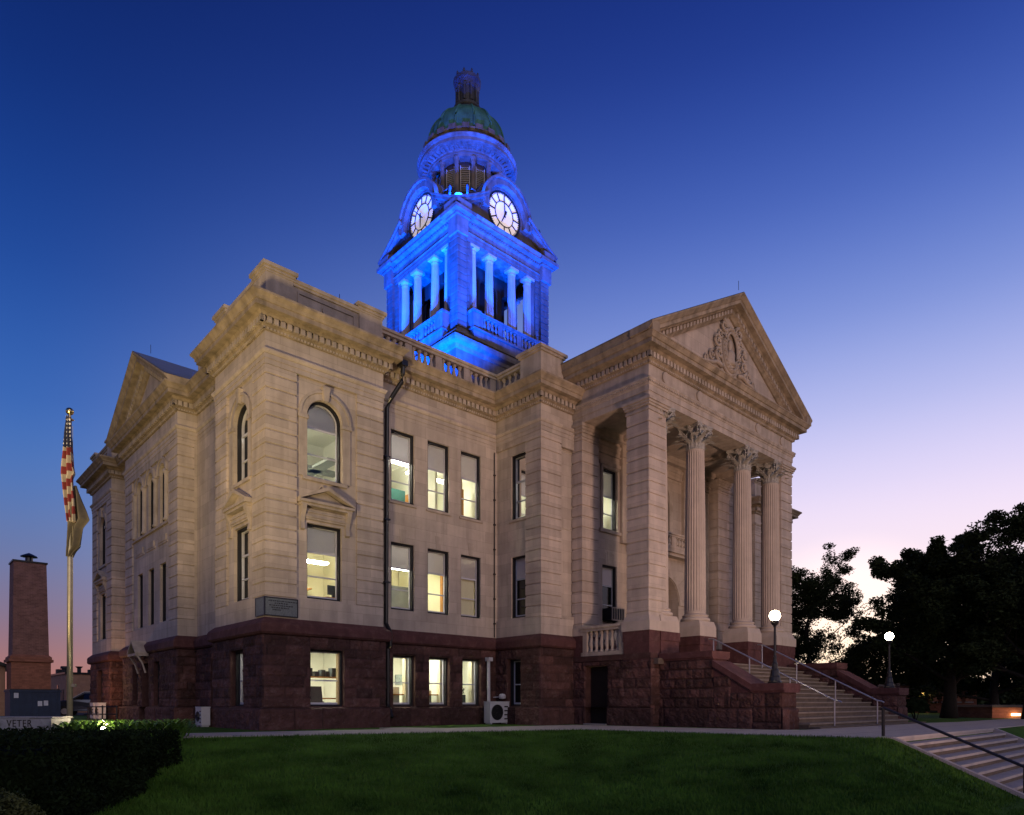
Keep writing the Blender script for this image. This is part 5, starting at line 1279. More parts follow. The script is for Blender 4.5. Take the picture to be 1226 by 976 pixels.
for v, z0, z1 in ((0, 0, .67), (-2.7, -1.15, -.53)):
    mb = MB(); mb.tube([(0, v, z0), (0, v, z1)], .038, 8); mb.build('post', 'black', br_)
# street beyond on the left and on the right
def wp(x, D): return ((x-613)/826*D, D)
mb = MB(); mb.quad((-60, 42, -.0), (-14, 44, 0), (-24, 62, 0), (-70, 60, 0)); tag(mb.build('parking_area', 'asph'), kind='structure')
mb = MB(); mb.quad((32, 47, -.0), (80, 40, 0), (80, 46, 0), (34, 52, 0)); tag(mb.build('road', 'asph'), kind='structure')

# lawn blades
def blades(name, n, region, h, m, w=.008):
    v = []; f = []; k = 0
    while k < n:
        X, Y = region()
        z = gz(X, Y)-.015; a = random.random()*2*PI; hh = h*(.6+random.random()*.8); lean = hh*random.uniform(.1, .7); la = random.random()*2*PI; ww = w*(.7+random.random()*.9)
        c, s = math.cos(a)*ww, math.sin(a)*ww; i = len(v)
        v += [(X-c, Y-s, z), (X+c, Y+s, z), (X+math.cos(la)*lean, Y+math.sin(la)*lean, z+hh)]; f.append((i, i+1, i+2)); k += 1
    mb = MB(); mb.v = v; mb.f = f; return mb.build(name, m)
def lawn_region():
    while True:
        D = 8.5+14*random.random()**1.5; x = random.uniform(100, 1230); X, Y = wp(x, D); q = INV @ Vector((X, Y, 0))
        if q.y < -1.2 and edgedist_signed(q.x, q.y) > .05 and not (q.x > 8.2 and q.y < -13.9): return X, Y
M['bladeg'] = mat('grass_blades', (.035, .11, .010), .8, .7, .9, col2=(.10, .22, .03), spec=.1, mottle=((.12, .14, .04), 3.5, .3))
tag(blades('grass', 170000, lawn_region, .06, 'bladeg', .007), 'short mown green lawn grass sloping down from the walk', 'grass', kind='stuff')

# ================================================================== LEFT FOREGROUND
def leafbox(name, boxes, n, size, m, label, cat, core=True):
    mb = MB(); R = random.Random(5)
    r = empty(name, (boxes[0][0], boxes[0][2], 0)); ox, oy = boxes[0][0], boxes[0][2]
    for (x0, x1, y0, y1, z0, z1) in boxes:
        vol = int(n*(.6 if y0 < 9 else .2))
        for _ in range(vol):
            q = R.random()
            if q < .38: x, y, z = R.uniform(x0, x1), R.uniform(y0, y1), z1
            elif q < .70: x, y, z = R.uniform(x0, x1), y0, R.uniform(z0, z1)
            elif q < .9: x, y, z = x1, R.uniform(y0, y1), R.uniform(z0, z1)
            else: x, y, z = R.uniform(x0, x1), y1, R.uniform(z0, z1)
            nz = noise.noise(Vector((x*1.1, y*1.1, z*1.1)))*.16+R.gauss(0, .03)
            c = Vector((x, y, z)); ctr = Vector((min(max(x, x0+.4), x1-.4), min(max(y, y0+.4), y1-.4), z1-.5 if z > z1-.5 else z)); d = (c-ctr); d = d.normalized() if d.length > 0 else Vector((0, 0, 1))
            c += d*nz-Vector((ox, oy, 0)); s = size*(.6+R.random()*.8)
            a = Vector((R.gauss(0, 1), R.gauss(0, 1), R.gauss(0, 1))).normalized(); b_ = a.cross(Vector((R.gauss(0, 1), R.gauss(0, 1), R.gauss(0, 1)))).normalized()
            mb.quad(c-a*s, c+b_*s*.45, c+a*s, c-b_*s*.45)
    mb.build('foliage', m, r)
    mb = MB()
    for (x0, x1, y0, y1, z0, z1) in boxes: mb.box(x0-ox+.12, x1-ox-.14, y0-oy+.14, y1-oy-.12, z0, z1-.14)
    mb.build('inner_growth', 'hedge', r)
    return tag(r, label, cat)
leafbox('hedge', [(-18, -5.6, 8.4, 10.4, -1.2, .27), (-18, -5.85, 10.3, 11.5, -1.1, .25), (-18, -6.1, 11.4, 12.5, -1.1, .22)], 130000, .035, 'hedge', 'long dark clipped hedge in the lower left corner in front of the lit plants', 'hedge')
def shrub(name, x, y, r, h, n, size, m, label, cat='bush', zb=None, seed=1, group=None):
    R = random.Random(seed); mb = MB(); z0 = gz(x, y) if zb is None else zb
    rt = empty(name, (x, y, z0))
    for _ in range(n):
        a = R.random()*2*PI; t = math.acos(R.uniform(-.2, 1)); rr = .55+.45*R.random()**.4
        d = Vector((math.cos(a)*math.sin(t), math.sin(a)*math.sin(t), math.cos(t))); k = rr*(1+.30*noise.noise(d*2.2+Vector((seed, 0, 0))))
        c = Vector((d.x*r*k, d.y*r*k, h*.5+d.z*h*.5*k)); s = size*(.6+R.random()*.8)
        u_ = Vector((R.gauss(0, 1), R.gauss(0, 1), R.gauss(0, 1))).normalized(); w_ = u_.cross(Vector((R.gauss(0, 1), R.gauss(0, 1), R.gauss(0, 1)))).normalized()
        mb.quad(c-u_*s, c+w_*s*.5, c+u_*s, c-w_*s*.5)
    mb.build('foliage', m, rt); mb = MB()
    for k in range(5): a = k*1.3; mb.tube([(0, 0, -.1), (math.cos(a)*r*.3, math.sin(a)*r*.3, h*.4), (math.cos(a)*r*.5, math.sin(a)*r*.5, h*.75)], [.04*h, .025*h, .01*h], 5)
    mb.build('stem', 'bark', rt); return tag(rt, label, cat, group)
shrub('bush', *wp(0, 7.6), .42, .95, 5000, .025, 'leafy', 'small yellowish bush at the bottom left corner in front of the hedge', zb=-1.15, seed=9)
# day lilies round the ground light
def lily(name, x, y, z, n, h, label, seed, group=None):
    R = random.Random(seed); mb = MB()
    for _ in range(n):
        bx, by = R.gauss(0, .06), R.gauss(0, .06); a = R.random()*2*PI; hh = h*R.uniform(.7, 1.2); reach = hh*R.uniform(.4, 1.1); w = .019*R.uniform(.8, 1.5); prev = None
        for j in range(8):
            t = j/7; px = bx+math.cos(a)*reach*t; py = by+math.sin(a)*reach*t; pz = hh*(1.9*t-1.15*t*t); ww = w*math.sin(PI*(.12+.85*t))
            cur = ((px-math.sin(a)*ww, py+math.cos(a)*ww, pz), (px+math.sin(a)*ww, py-math.cos(a)*ww, pz))
            if prev: mb.quad(prev[0], prev[1], cur[1], cur[0])
            prev = cur
    o = mb.build(name, 'blade', None, False); o.location = (x, y, z); return tag(o, label, 'plant', group)
R_ = random.Random(11)
UL = wp(123, 14.3)
k = 0
for i in range(40):
    px = R_.uniform(68, 215); D = R_.uniform(13.7, 16.0); x, y = wp(px, D)
    if math.hypot(x-UL[0], y-UL[1]) < .3: continue
    lily('day_lily', x, y, -.05, 44, .50, 'clump of arching strap leaves in the bed behind the hedge', i, 'day lilies behind the hedge')
# ground spotlight
r = empty('ground_spotlight', (UL[0], UL[1], .0)); tag(r, 'small bright ground spotlight among the green strap leaves', 'spotlight')
mb = MB(); mb.tube([(0, 0, -.3), (0, 0, .16)], .03, 8); mb.lathe([(.07, .10), (.10, .14), (.11, .24), (.10, .24), (.08, .16)], 14, (0, 0), False); mb.build('housing', 'black', r)
mb = MB(); mb.lathe([(.012, .215), (.05, .24), (.05, .27), (.012, .29)], 12, (0, 0)); ulm = emis('bright_bulb', (1, .86, .6), 60); mb.build('bulb', ulm, r)
pl = bpy.data.lights.new('ground_light', 'POINT'); pl.energy = 55; pl.color = (1, .82, .5); pl.shadow_soft_size = .06
po = bpy.data.objects.new('ground_light', pl); C.objects.link(po); po.location = (UL[0], UL[1], .42)
# flagpole with flags
FX, FY = wp(83.5, 16); fp = empty('flagpole', (FX, FY, -.1)); tag(fp, 'tall bronze coloured flagpole with a gold ball on top', 'flagpole')
mb = MB(); mb.tube([(0, 0, 0), (0, 0, 3.5), (0, 0, 7.45)], [.065, .055, .04], 14); mb.build('pole', 'bronze', fp, True)
gold = mat('gold_ball', (.65, .5, .22), .25, .1, 5, metal=1); mb = MB(); mb.lathe([(.03, 7.42), (.09, 7.45), (.03, 7.50), (.03, 7.55), (.10*math.sin(.3), 7.56)]+[(.085*math.sin(.3+2.7*i/10), 7.64-.085*math.cos(.3+2.7*i/10)) for i in range(11)], 16); mb.build('ball', gold, fp, True)
mb = MB(); mb.box(.05, .14, -.03, .03, 1.25, 1.32); mb.tube([(.07, 0, 1.3), (.07, 0, 7.3)], .006, 5); mb.build('halyard', 'bronze', fp)
def flagmat():
    m = bpy.data.materials.new('us_flag_cloth'); m.use_nodes = True; t = m.node_tree; n = t.nodes; l = t.links; b = n["Principled BSDF"]; b.inputs["Roughness"].default_value = .8
    uv = n.new("ShaderNodeUVMap"); s = n.new("ShaderNodeSeparateXYZ"); l.new(uv.outputs[0], s.inputs[0])
    k = n.new("ShaderNodeMath"); k.operation = 'MULTIPLY_ADD'; l.new(s.outputs[1], k.inputs[0]); k.inputs[1].default_value = 7; sx = n.new('ShaderNodeMath'); sx.operation = 'MULTIPLY'; sx.inputs[1].default_value = .55; l.new(s.outputs[0], sx.inputs[0]); l.new(sx.outputs[0], k.inputs[2])
    fr = n.new("ShaderNodeMath"); fr.operation = 'FRACT'; l.new(k.outputs[0], fr.inputs[0]); g = n.new("ShaderNodeMath"); g.operation = 'GREATER_THAN'; g.inputs[1].default_value = .5; l.new(fr.outputs[0], g.inputs[0])
    mx = n.new("ShaderNodeMix"); mx.data_type = 'RGBA'; l.new(g.outputs[0], mx.inputs[0]); mx.inputs[6].default_value = (.34, .29, .23, 1); mx.inputs[7].default_value = (.17, .022, .022, 1)
    vo = n.new("ShaderNodeTexVoronoi"); vo.inputs["Scale"].default_value = 1; vo.inputs["Randomness"].default_value = 0
    mp_ = n.new("ShaderNodeMapping"); mp_.inputs["Scale"].default_value = (5, 26, 1); l.new(uv.outputs[0], mp_.inputs[0]); l.new(mp_.outputs[0], vo.inputs[0])
    lt = n.new("ShaderNodeMath"); lt.operation = 'LESS_THAN'; lt.inputs[1].default_value = .27; l.new(vo.outputs["Distance"], lt.inputs[0])
    st_ = n.new("ShaderNodeMix"); st_.data_type = 'RGBA'; l.new(lt.outputs[0], st_.inputs[0]); st_.inputs[6].default_value = (.012, .016, .05, 1); st_.inputs[7].default_value = (.7, .7, .7, 1)
    c = n.new("ShaderNodeMath"); c.operation = 'LESS_THAN'; c.inputs[1].default_value = .30; l.new(s.outputs[1], c.inputs[0])
    m2 = n.new("ShaderNodeMix"); m2.data_type = 'RGBA'; l.new(c.outputs[0], m2.inputs[0]); l.new(mx.outputs[2], m2.inputs[6]); l.new(st_.outputs[2], m2.inputs[7]); l.new(m2.outputs[2], b.inputs["Base Color"]); return m
def cloth(name, prof, m, label, folds=2.5, amp=.07):
    """prof: rows (z, xleft, xright) in metres from the pole"""
    nr, ncl = 60, 28; zs = [p[0] for p in prof]; mb = MB(); uvs = []
    for j in range(nr+1):
        t = j/nr; z = zs[0]+(zs[-1]-zs[0])*t
        xl = np.interp(-z, [-a for a in zs], [p[1] for p in prof]); xr = np.interp(-z, [-a for a in zs], [p[2] for p in prof])
        for i in range(ncl+1):
            s = i/ncl; x = xl+(xr-xl)*(s+.05*math.sin(s*folds*2*PI+t*3)); y = -.06+amp*math.sin(s*folds*2*PI+t*4)*min(1, .3+t*2)
            mb.v.append((x, y, z)); uvs.append((s, t))
    for j in range(nr):
        for i in range(ncl): k = j*(ncl+1)+i; mb.f.append((k, k+1, k+ncl+2, k+ncl+1))
    o = mb.build(name, m, None, True); ul = o.data.uv_layers.new(name='UVMap')
    for lp in o.data.loops: ul.data[lp.index].uv = uvs[lp.vertex_index]
    o.location = (FX, FY, 0); sol = o.modifiers.new('thick', 'SOLIDIFY'); sol.thickness = .004; return tag(o, label, 'flag')
px = 16/826
def zz_(y): return .775+(842-y)*px
def xx_(x): return (x-83.5)*px
cloth('flag', [(zz_(499), xx_(81), xx_(86)), (zz_(520), xx_(78.5), xx_(87)), (zz_(542), xx_(77.5), xx_(89)), (zz_(560), xx_(75.5), xx_(91)), (zz_(568), xx_(75), xx_(93.5)), (zz_(574), xx_(76.5), xx_(90)), (zz_(600), xx_(80), xx_(92)), (zz_(626), xx_(84), xx_(92))], flagmat(), 'limp red, white and blue striped flag with stars hanging on the flagpole')
darkf = mat('dark_flag_cloth', (.075, .065, .05), .85, .25, 5)
cloth('dark_flag', [(zz_(582), xx_(89), xx_(92)), (zz_(600), xx_(85), xx_(97)), (zz_(622), xx_(82.2), xx_(104)), (zz_(632), xx_(82), xx_(97)), (zz_(655), xx_(82), xx_(95)), (zz_(660), xx_(82), xx_(90)), (zz_(667), xx_(82), xx_(86))], darkf, 'dark brown flag hanging below the striped flag on the pole', 2, .09).location = (FX, FY+.05, 0)
# veterans monument
D = 13.6; mx0, my0 = wp(-40, D); r = empty('monument', (mx0, my0, 0)); tag(r, 'low pale stone monument wall with engraved letters behind the hedge', 'monument')
mb = MB(); wl_ = (62+40)/826*D
for (x0, x1, z0, z1) in ((0, wl_*.75, -.9, .24), (wl_*.755, wl_, -.9, .07), (wl_*.755, wl_, .075, .24), (0, wl_*.74, .244, .48), (wl_*.745, wl_*.995, .244, .47)): mb.box(x0, x1-.004, 0, .6, z0, z1)
mb.box(-.03, wl_+.02, -.015, .62, .482, .505)
mb.build('stone_blocks', 'monu', r)
cu = bpy.data.curves.new('lettering', 'FONT'); cu.body = 'VETER'; cu.size = .20; cu.extrude = .003; cu.space_character = 1.12; cu.materials.append(M['door'])
to = bpy.data.objects.new('lettering', cu); C.objects.link(to); to.parent = r; to.location = ((8+40)/826*D, -.004, .31); to.rotation_euler = (PI/2, 0, 0); to.scale = (.82, 1, 1)
bpy.context.view_layer.update(); lm_ = bpy.data.meshes.new_from_object(to); l2 = bpy.data.objects.new('lettering', lm_); C.objects.link(l2); l2.parent = r; l2.location = to.location; l2.rotation_euler = to.rotation_euler; l2.scale = to.scale; bpy.data.objects.remove(to); l2.name = 'lettering'
# iron railing by the far pavilion
r = empty('iron_railing', (*wp(106, 30), 0)); tag(r, 'low black iron railing at the far left end of the courthouse', 'railing')
mb = MB(); 
for z in (.62, .3): mb.tube([(-.2, 0, z), (1.5, -.4, z)], .025, 6)
mb.build('rail', 'black', r)
for q in (0, .5, 1): mb = MB(); x, y = 1.45*q, -.39*q; mb.tube([(x, y, -.15), (x, y, .68)], .03, 6); mb.build('post', 'black', r)
# brick chimney
r = empty('brick_chimney', (*wp(15, 40), 0), AN); tag(r, 'tall square brown brick chimney stack with a small metal cap', 'chimney')
mb = MB(); mb.hexa([(0,0,3.6),(1.78,0,3.6),(1.78,1.78,3.6),(0,1.78,3.6),(.06,.06,9.05),(1.66,.06,9.05),(1.66,1.66,9.05),(.06,1.66,9.05)]); mb.build('stack', 'brickd', r)
mb = MB(); mb.box(-.08, 1.86, -.08, 1.86, -.2, 3.2); mb.box(-.2, 1.98, -.2, 1.98, 3.2, 3.36); mb.box(-.13, 1.91, -.13, 1.91, 3.36, 3.5); mb.hexa([(-.13,-.13,3.5),(1.91,-.13,3.5),(1.91,1.91,3.5),(-.13,1.91,3.5),(0,0,3.62),(1.78,0,3.62),(1.78,1.78,3.62),(0,1.78,3.62)]); mb.build('base', 'brick', r)
mb = MB(); mb.box(.0, 1.72, 0, 1.72, 9.05, 9.14); mb.tube([(.9, .8, 9.1), (.9, .8, 9.5)], .2, 12); mb.lathe([(.45, 9.5), (.40, 9.56), (.16, 9.68), (.02, 9.74)], 12, (.9, .8)); mb.build('cap', 'black', r)
r = empty('flat_roofed_building', (*wp(79, 56), 0), AN); tag(r, 'low tan brick building with a flat roof beyond the flagpole', 'building')
mb = MB(); mb.box(0, 12, 0, 9, -.3, 3.15); mb.build('wall', 'tan', r)
mb = MB(); mb.box(-.1, 12.1, -.1, 9.1, 3.15, 3.3); rf = mb.build('roof', 'black', r); mb = MB(); mb.lathe([(.2, 3.3), (.2, 3.7), (.35, 3.75), (.3, 3.95)], 12, (.6, 4)); mb.box(.3, 1.1, 5.5, 6.3, 3.3, 3.75); mb.box(1.8, 2.2, 1, 1.5, 3.3, 3.6); mb.lathe([(.15, 3.3), (.15, 3.7), (.3, 3.85)], 10, (1.2, 1.5)); split_build(mb, 'roof_vent', 'dframe', rf)
mb = MB(); mb.box(-.04, 0, .8, 1.7, -.2, 1.9); mb.build('door', 'door', r); mb = MB(); mb.box(2.6, 3.0, -.04, 0, 2.1, 2.35); mb.box(-.04, 0, 3.2, 3.6, 2.0, 2.3); split_build(mb, 'window', 'dglass', r)
r = empty('gabled_building', (*wp(16, 43), 0), AN); tag(r, 'tan brick building with a sloping black roof at the left edge', 'building')
mb = MB(); mb.box(-7, -.4, 0, 6, -.3, 3.0); mb.add([(-7,0,3.0),(-.4,0,3.0),(-4,0,4.4),(-7,6,3.0),(-.4,6,3.0),(-4,6,4.4)], [(0,1,2),(5,4,3)]); mb.build('wall', 'tan', r)
mb = MB(); mb.hexa([(-4,-.4,4.4),(0,-.4,2.85),(0,6.4,2.85),(-4,6.4,4.4),(-4,-.4,4.6),(0,-.4,3.05),(0,6.4,3.05),(-4,6.4,4.6)]); mb.hexa([(-7.4,-.4,2.8),(-4,-.4,4.4),(-4,6.4,4.4),(-7.4,6.4,2.8),(-7.4,-.4,3.0),(-4,-.4,4.6),(-4,6.4,4.6),(-7.4,6.4,3.0)]); mb.build('roof', 'black', r)
r = empty('steel_container', (*wp(12, 27), 0), AN); tag(r, 'dark navy steel waste container with paper notices in front of the chimney', 'container')
mb = MB(); mb.box(0, 1.68, 0, 1.5, .05, 1.25); mb.box(-.03, 1.71, -.03, 1.53, 1.22, 1.30)
for k in range(8): mb.box(.05+.21*k, .09+.21*k, -.02, 0, 0, 1.22)
mb.build('body', 'navy', r); mb = MB()
for (x, z) in ((.12, .98), (.90, .66), (1.10, .68)): mb.box(x, x+.15, -.028, -.02, z, z+.2)
split_build(mb, 'notice', 'paper', r, .005); mb = MB(); mb.box(0, 1.68, .02, 1.48, 1.30, 1.34); mb.build('lid', 'black', r)
# parked car
def car(x, y, rz, label):
    r = empty('parked_car', (x, y, -.1), rz); tag(r, label, 'car'); paint = mat('silver_blue_paint', (.05, .06, .09), .25, .05, 2, metal=.5, spec=.5)
    prof = [(-2.35,.35),(-2.4,.75),(-2.25,1.0),(-1.2,1.08),(-.35,1.62),(1.6,1.68),(2.3,1.12),(2.38,.6),(2.3,.35)]
    mb = MB(); k = len(prof); rows = []
    for (yy, sc_, zt) in ((-.93, .0, 0), (-.88, .04, 0), (.88, .04, 0), (.93, .0, 0)):
        rows.append([(px_*(1-sc_*0), yy*(1 if z < 1.1 else .82), z) for px_, z in prof])
    vs = sum(rows, []); fs = [tuple(range(k))[::-1], tuple(range(3*k, 4*k))]
    for j in range(3):
        for i in range(k): fs.append((j*k+i, j*k+(i+1) % k, (j+1)*k+(i+1) % k, (j+1)*k+i))
    mb.add(vs, fs); o = mb.build('body', paint, r); bv = o.modifiers.new('b', 'BEVEL'); bv.width = .05; bv.segments = 2
    mb = MB()
    for s in (-1, 1):
        yb, yt = s*.945, s*.80
        mb.hexa([(-1.0,yb,1.10),(1.85,yb,1.14),(1.5,yt,1.56),(-.35,yt,1.52),(-1.0,yb-.01*s,1.10),(1.85,yb-.01*s,1.14),(1.5,yt-.01*s,1.56),(-.35,yt-.01*s,1.52)])
    mb.hexa([(-1.18,-.74,1.10),(-1.18,.74,1.10),(-.42,.66,1.58),(-.42,-.66,1.58),(-1.20,-.74,1.12),(-1.20,.74,1.12),(-.44,.66,1.60),(-.44,-.66,1.60)]); mb.build('window', 'dglass', r)
    mb = MB()
    for s in (-1, 1): mb.tube([(-1.22, s*.9, 1.08), (-.38, s*.77, 1.62), (1.55, s*.77, 1.68)], .03, 6)
    mb.build('pillar_trim', 'white', r)
    for sx in (-1.45, 1.45):
        for s in (-1, 1):
            mb = MB(); mb.tube([(sx, s*.72, .35), (sx, s*.96, .35)], .35, 20); w = mb.build('wheel', 'black', r); mb = MB(); mb.tube([(sx, s*.965, .35), (sx, s*.975, .35)], .2, 14); mb.build('rim', 'steel', w)
    for s in (-1, 1):
        mb = MB(); mb.box(-2.42, -2.33, s*.55-.2, s*.55+.2, .68, .85); mb.build('headlight', 'white', r)
        mb = MB(); mb.box(2.3, 2.37, s*.7-.12, s*.7+.12, .7, 1.0); mb.build('tail_light', 'brick', r)
car(*wp(112, 46), math.radians(20), 'dark blue car with pale window trim parked behind the flagpole')

# ================================================================== RIGHT BACKGROUND
def tree(name, x, y, h, cr, seed, nleaf, lsize, label, zb=0, trunk_r=.25, crown_lo=.25, lean=0, flat=1.0, group=None, m='leaf', bias=None):
    R = random.Random(seed); r = empty(name, (x, y, zb)); mb = MB(); tips = []
    base = Vector((0, 0, 0)); top = Vector((lean, 0, h*.62))
    pts = [base.lerp(top, t)+Vector((R.gauss(0, .06*h*t*.3), R.gauss(0, .06*h*t*.3), 0)) for t in [0, .2, .4, .6, .8, 1]]
    mb.tube(pts, [trunk_r*(1.25 if i == 0 else 1-.14*i) for i in range(6)], 10)
    def branch(p, d, ln, rad, lev):
        q = [p]; dd = d.copy()
        for k in range(4): dd = (dd+Vector((R.gauss(0, .18), R.gauss(0, .18), R.gauss(.04, .12)))).normalized(); q.append(q[-1]+dd*ln/4)
        mb.tube(q, [rad*(1-.17*i) for i in range(5)], 6 if lev < 2 else 4, False)
        if lev >= 1: tips.append((q[2], ln*.36)); 
        tips.append((q[4], ln*.42))
        if lev < 3:
            for k in range(3 if lev < 2 else 2):
                i = R.choice((1, 2, 3, 4)); a = R.random()*2*PI; nd = (dd+Vector((math.cos(a), math.sin(a), R.uniform(-.25, .55)))*.85).normalized(); branch(q[i], nd, ln*R.uniform(.5, .72), rad*.5, lev+1)
    nb = 11
    for k in range(nb):
        t = crown_lo+(1-crown_lo)*k/nb; i = min(4, int(t*5)); p = pts[i].lerp(pts[i+1], t*5-i); a = k*2.4+R.random(); el = .05+.9*t
        d = Vector((math.cos(a)*math.cos(el), math.sin(a)*math.cos(el), math.sin(el))); branch(p, d, cr*(1.0-.25*t)*R.uniform(.65, 1.0)*flat, trunk_r*.42*(1-.5*t), 0)
    mb.build('trunk', 'bark', r, True)
    v = []; f = []; per = max(1, nleaf//len(tips))
    for p, rad in tips:
        rad = max(.4, min(rad, cr*.30)); nn = int(per*R.uniform(.4, 1.6)); sq_ = R.uniform(.5, .85)
        for _ in range(nn):
            d = Vector((R.gauss(0, 1), R.gauss(0, 1), R.gauss(0, 1))).normalized()*rad*R.random()**.45; d.z *= sq_; c = p+d; s = lsize*R.uniform(.6, 1.35)
            a = Vector((R.gauss(0, 1), R.gauss(0, 1), R.gauss(0, .6))).normalized(); b_ = a.cross(Vector((R.gauss(0, 1), R.gauss(0, 1), R.gauss(0, 1)))).normalized(); i = len(v)
            v += [tuple(c-a*s), tuple(c+b_*s*.5), tuple(c+a*s), tuple(c-b_*s*.5)]; f.append((i, i+1, i+2, i+3))
    mb = MB(); mb.v = v; mb.f = f; mb.build('crown', m, r); return tag(r, label, 'tree', group)
tree('slender_tree', *wp(967, 46), 11.4, 4.5, 21, 75000, .075, 'slender leafy tree close behind the right end of the courthouse', trunk_r=.2, crown_lo=.2)
tree('broad_tree', *wp(1136, 36), 8.4, 4.9, 5, 130000, .09, 'broad dark tree with a thick trunk behind the far globe lamp', trunk_r=.36, crown_lo=.3)
tree('broad_tree', *wp(1235, 33), 8.4, 5.6, 8, 120000, .09, 'broad dark tree at the right edge of the photo over the brick building', trunk_r=.35, crown_lo=.3)
tree('broad_tree', *wp(1190, 50), 9.2, 5.6, 15, 60000, .15, 'dark tree farther back, between the two broad trees', trunk_r=.35, crown_lo=.08)
mb = MB(); R_ = random.Random(4); v_ = []; f_ = []
for _ in range(60000):
    u = R_.random(); X = 30+150*u; Yc = 95-25*u; c = Vector((X+R_.gauss(0, 1.5), Yc+R_.gauss(0, 1.5), R_.random()**.7*(4.0+2.2*noise.noise(Vector((X*.12, 1, 2)))+1.2*noise.noise(Vector((X*.5, 4, 2))))-.3)); q_ = .35
    a = Vector((R_.gauss(0, 1), R_.gauss(0, 1), R_.gauss(0, 1))).normalized(); b_ = a.cross(Vector((R_.gauss(0, 1), R_.gauss(0, 1), R_.gauss(0, 1)))).normalized(); i = len(v_)
    v_ += [tuple(c-a*q_), tuple(c+b_*q_*.6), tuple(c+a*q_), tuple(c-b_*q_*.6)]; f_.append((i, i+1, i+2, i+3))
mb.v = v_; mb.f = f_; tag(mb.build('treeline', 'leaf'), 'far dark treeline along the horizon on the right', 'trees', kind='stuff')
shrub('bush', *wp(985, 36), 1.7, 2.6, 14000, .06, 'leafy', 'yellow green bush behind the upper wall of the steps', seed=3)
shrub('bush', *wp(1052, 40), 2.3, 4.6, 20000, .08, 'leaf', 'dark bush behind the far cheek wall beside the globe lamp', seed=4)
shrub('round_shrub', *wp(1096, 31), .55, 1.0, 7000, .04, 'hedge', 'clipped round shrub on the walk just past the far step wall', 'shrub', seed=6)
# brick buildings on the right
r = empty('brick_building', (*wp(1078, 56), 0)); tag(r, 'red brick building with white window bands seen under the dark trees', 'building')
mb = MB(); mb.box(0, 6.2, 0, 6, -1.2, 2.2); mb.build('wall', 'brick', r)
for k in range(6):
    for z in (-.6, .9):
        mb = MB(); mb.box(.5+.95*k, 1.1+.95*k, -.04, .02, z, z+.8); w = mb.build('window', 'dglass', r); mb = MB(); mb.box(.45+.95*k, 1.15+.95*k, -.07, -.03, z-.1, z); mb.build('sill', 'white', w)
mb = MB(); mb.box(-.1, 6.3, -.1, 6.1, 2.2, 2.4); mb.build('roof', 'black', r)
r = empty('lit_brick_building', (*wp(1188, 36), 0)); tag(r, 'small brick building with a wall lamp shining on it at the right edge', 'building')
mb = MB(); mb.box(0, 6, 0, 4, -1.6, .55); mb.build('wall', 'brick', r); mb = MB(); mb.box(.5, 1.25, -.04, 0, -1.3, -.1); mb.build('door', 'door', r)
mb = MB(); mb.box(-.1, 6.1, -.15, 4.1, .55, .68); mb.build('roof', 'black', r)
mb = MB(); mb.box(.95, 1.35, -.18, -.05, .12, .24); mb.build('wall_lamp', emis('sodium_lamp', (1, .62, .25), 8), r)
for (x, y, z, e) in ((*wp(1214, 35.2), .3, 14), (*wp(1105, 52), 1.5, 160), (*wp(92, 31), 1.6, 130)):
    l = bpy.data.lights.new('street_glow', 'POINT'); l.energy = e; l.color = (1, .5, .25); l.shadow_soft_size = .15; o = bpy.data.objects.new('street_glow', l); C.objects.link(o); o.location = (x, y, z)
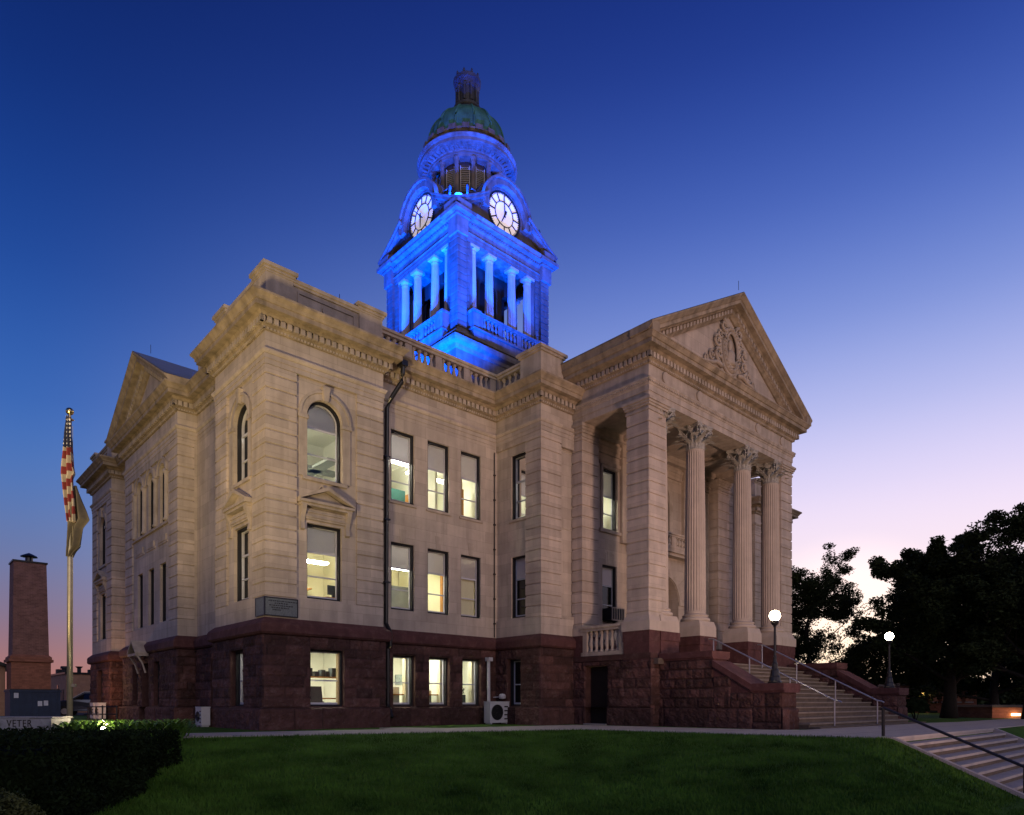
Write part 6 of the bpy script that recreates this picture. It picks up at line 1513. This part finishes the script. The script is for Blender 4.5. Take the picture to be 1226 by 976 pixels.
# office things seen through the corner basement window
bs = empty('bookshelf', LM(1.75, 1.25, .36), AN); tag(bs, 'oak bookshelf with boxes and files inside the lit corner basement office', 'bookshelf')
mb = MB(); mb.box(0, .07, 0, .35, 0, 1.55); mb.box(1.5, 1.57, 0, .35, 0, 1.55)
for z in (.55, 1.25): mb.box(0, 1.57, 0, .35, z, z+.04)
mb.build('shelf_frame', 'wood', bs); mb = MB(); R_ = random.Random(2)
x = .1
while x < 1.4: w = R_.uniform(.05, .2); mb.box(x, x+w, .05, .3, 1.29, 1.29+R_.uniform(.1, .3)); x += w+R_.uniform(.01, .12)
mb.build('files', 'hydr', bs)
ch = empty('office_chair', LM(1.75, .75, .36), AN); tag(ch, 'black office chair by the shelf inside the corner basement window', 'chair')
mb = MB(); mb.hexa([(0,0,.45),(.45,0,.45),(.45,.08,.45),(0,.08,.45),(-.1,.0,.95),(.40,.0,.95),(.40,.06,.95),(-.1,.06,.95)]); mb.build('backrest', 'hydr', ch); mb = MB(); mb.box(0, .5, 0, .5, .40, .47); mb.build('seat', 'hydr', ch)
for i in range(5): mb = MB(); a = i*1.257; mb.tube([(.25, .25, .12), (.25+.28*math.cos(a), .25+.28*math.sin(a), .04)], .02, 6); mb.build('leg', 'black', ch)
mb = MB(); mb.tube([(.25, .25, .1), (.25, .25, .4)], .025, 8); mb.build('stem', 'black', ch)
def desk(u, v, z, label):
    r = empty('desk', LM(u, v, z), AN); tag(r, label, 'desk'); mb = MB(); mb.box(0, 1.1, 0, .6, .70, .74); mb.build('desktop', 'wood', r)
    for x in (.02, 1.03):
        for y in (.02, .53): mb = MB(); mb.box(x, x+.05, y, y+.05, 0, .7); mb.build('leg', 'black', r)
desk(2.2, .55, 3.42, 'desk behind the lit window with the pediment'); mb = MB()
mo = empty('monitor', LM(2.35, .7, 4.16), AN); tag(mo, 'black computer monitor on the desk behind the pedimented window', 'monitor'); mb.box(0, .45, 0, .04, .1, .4); mb.build('screen', 'hydr', mo); mb = MB(); mb.box(.18, .27, 0, .1, 0, .12); mb.build('stand', 'hydr', mo)
desk(4.7, .9, .36, 'desk behind the basement window beside the black downspout'); desk(6.3, .9, .36, 'desk behind the middle basement window of the recessed wall')
pt_ = empty('potted_plant', LM(7.75, .95, .36)); tag(pt_, 'leafy potted plant behind the basement window nearest the white pipe', 'plant')
mb = MB(); mb.lathe([(.12, 0), (.16, .3), (.14, .3)], 14, (0, 0)); mb.build('pot', 'hydr', pt_); mb = MB(); R_ = random.Random(8)
for i in range(160):
    c = Vector((R_.gauss(0, .14), R_.gauss(0, .14), R_.uniform(.5, 1.25))); a = Vector((R_.gauss(0, 1), R_.gauss(0, 1), R_.gauss(0, 1))).normalized(); b_ = a.cross(Vector((0, 0, 1))).normalized(); mb.quad(c-a*.07, c+b_*.03, c+a*.07, c-b_*.03)
mb.build('leaves', 'hedge', pt_); mb = MB(); mb.tube([(0, 0, .28), (.02, 0, .7), (0, .02, 1.1)], [.015, .012, .006], 5); mb.build('stem', 'bark', pt_)
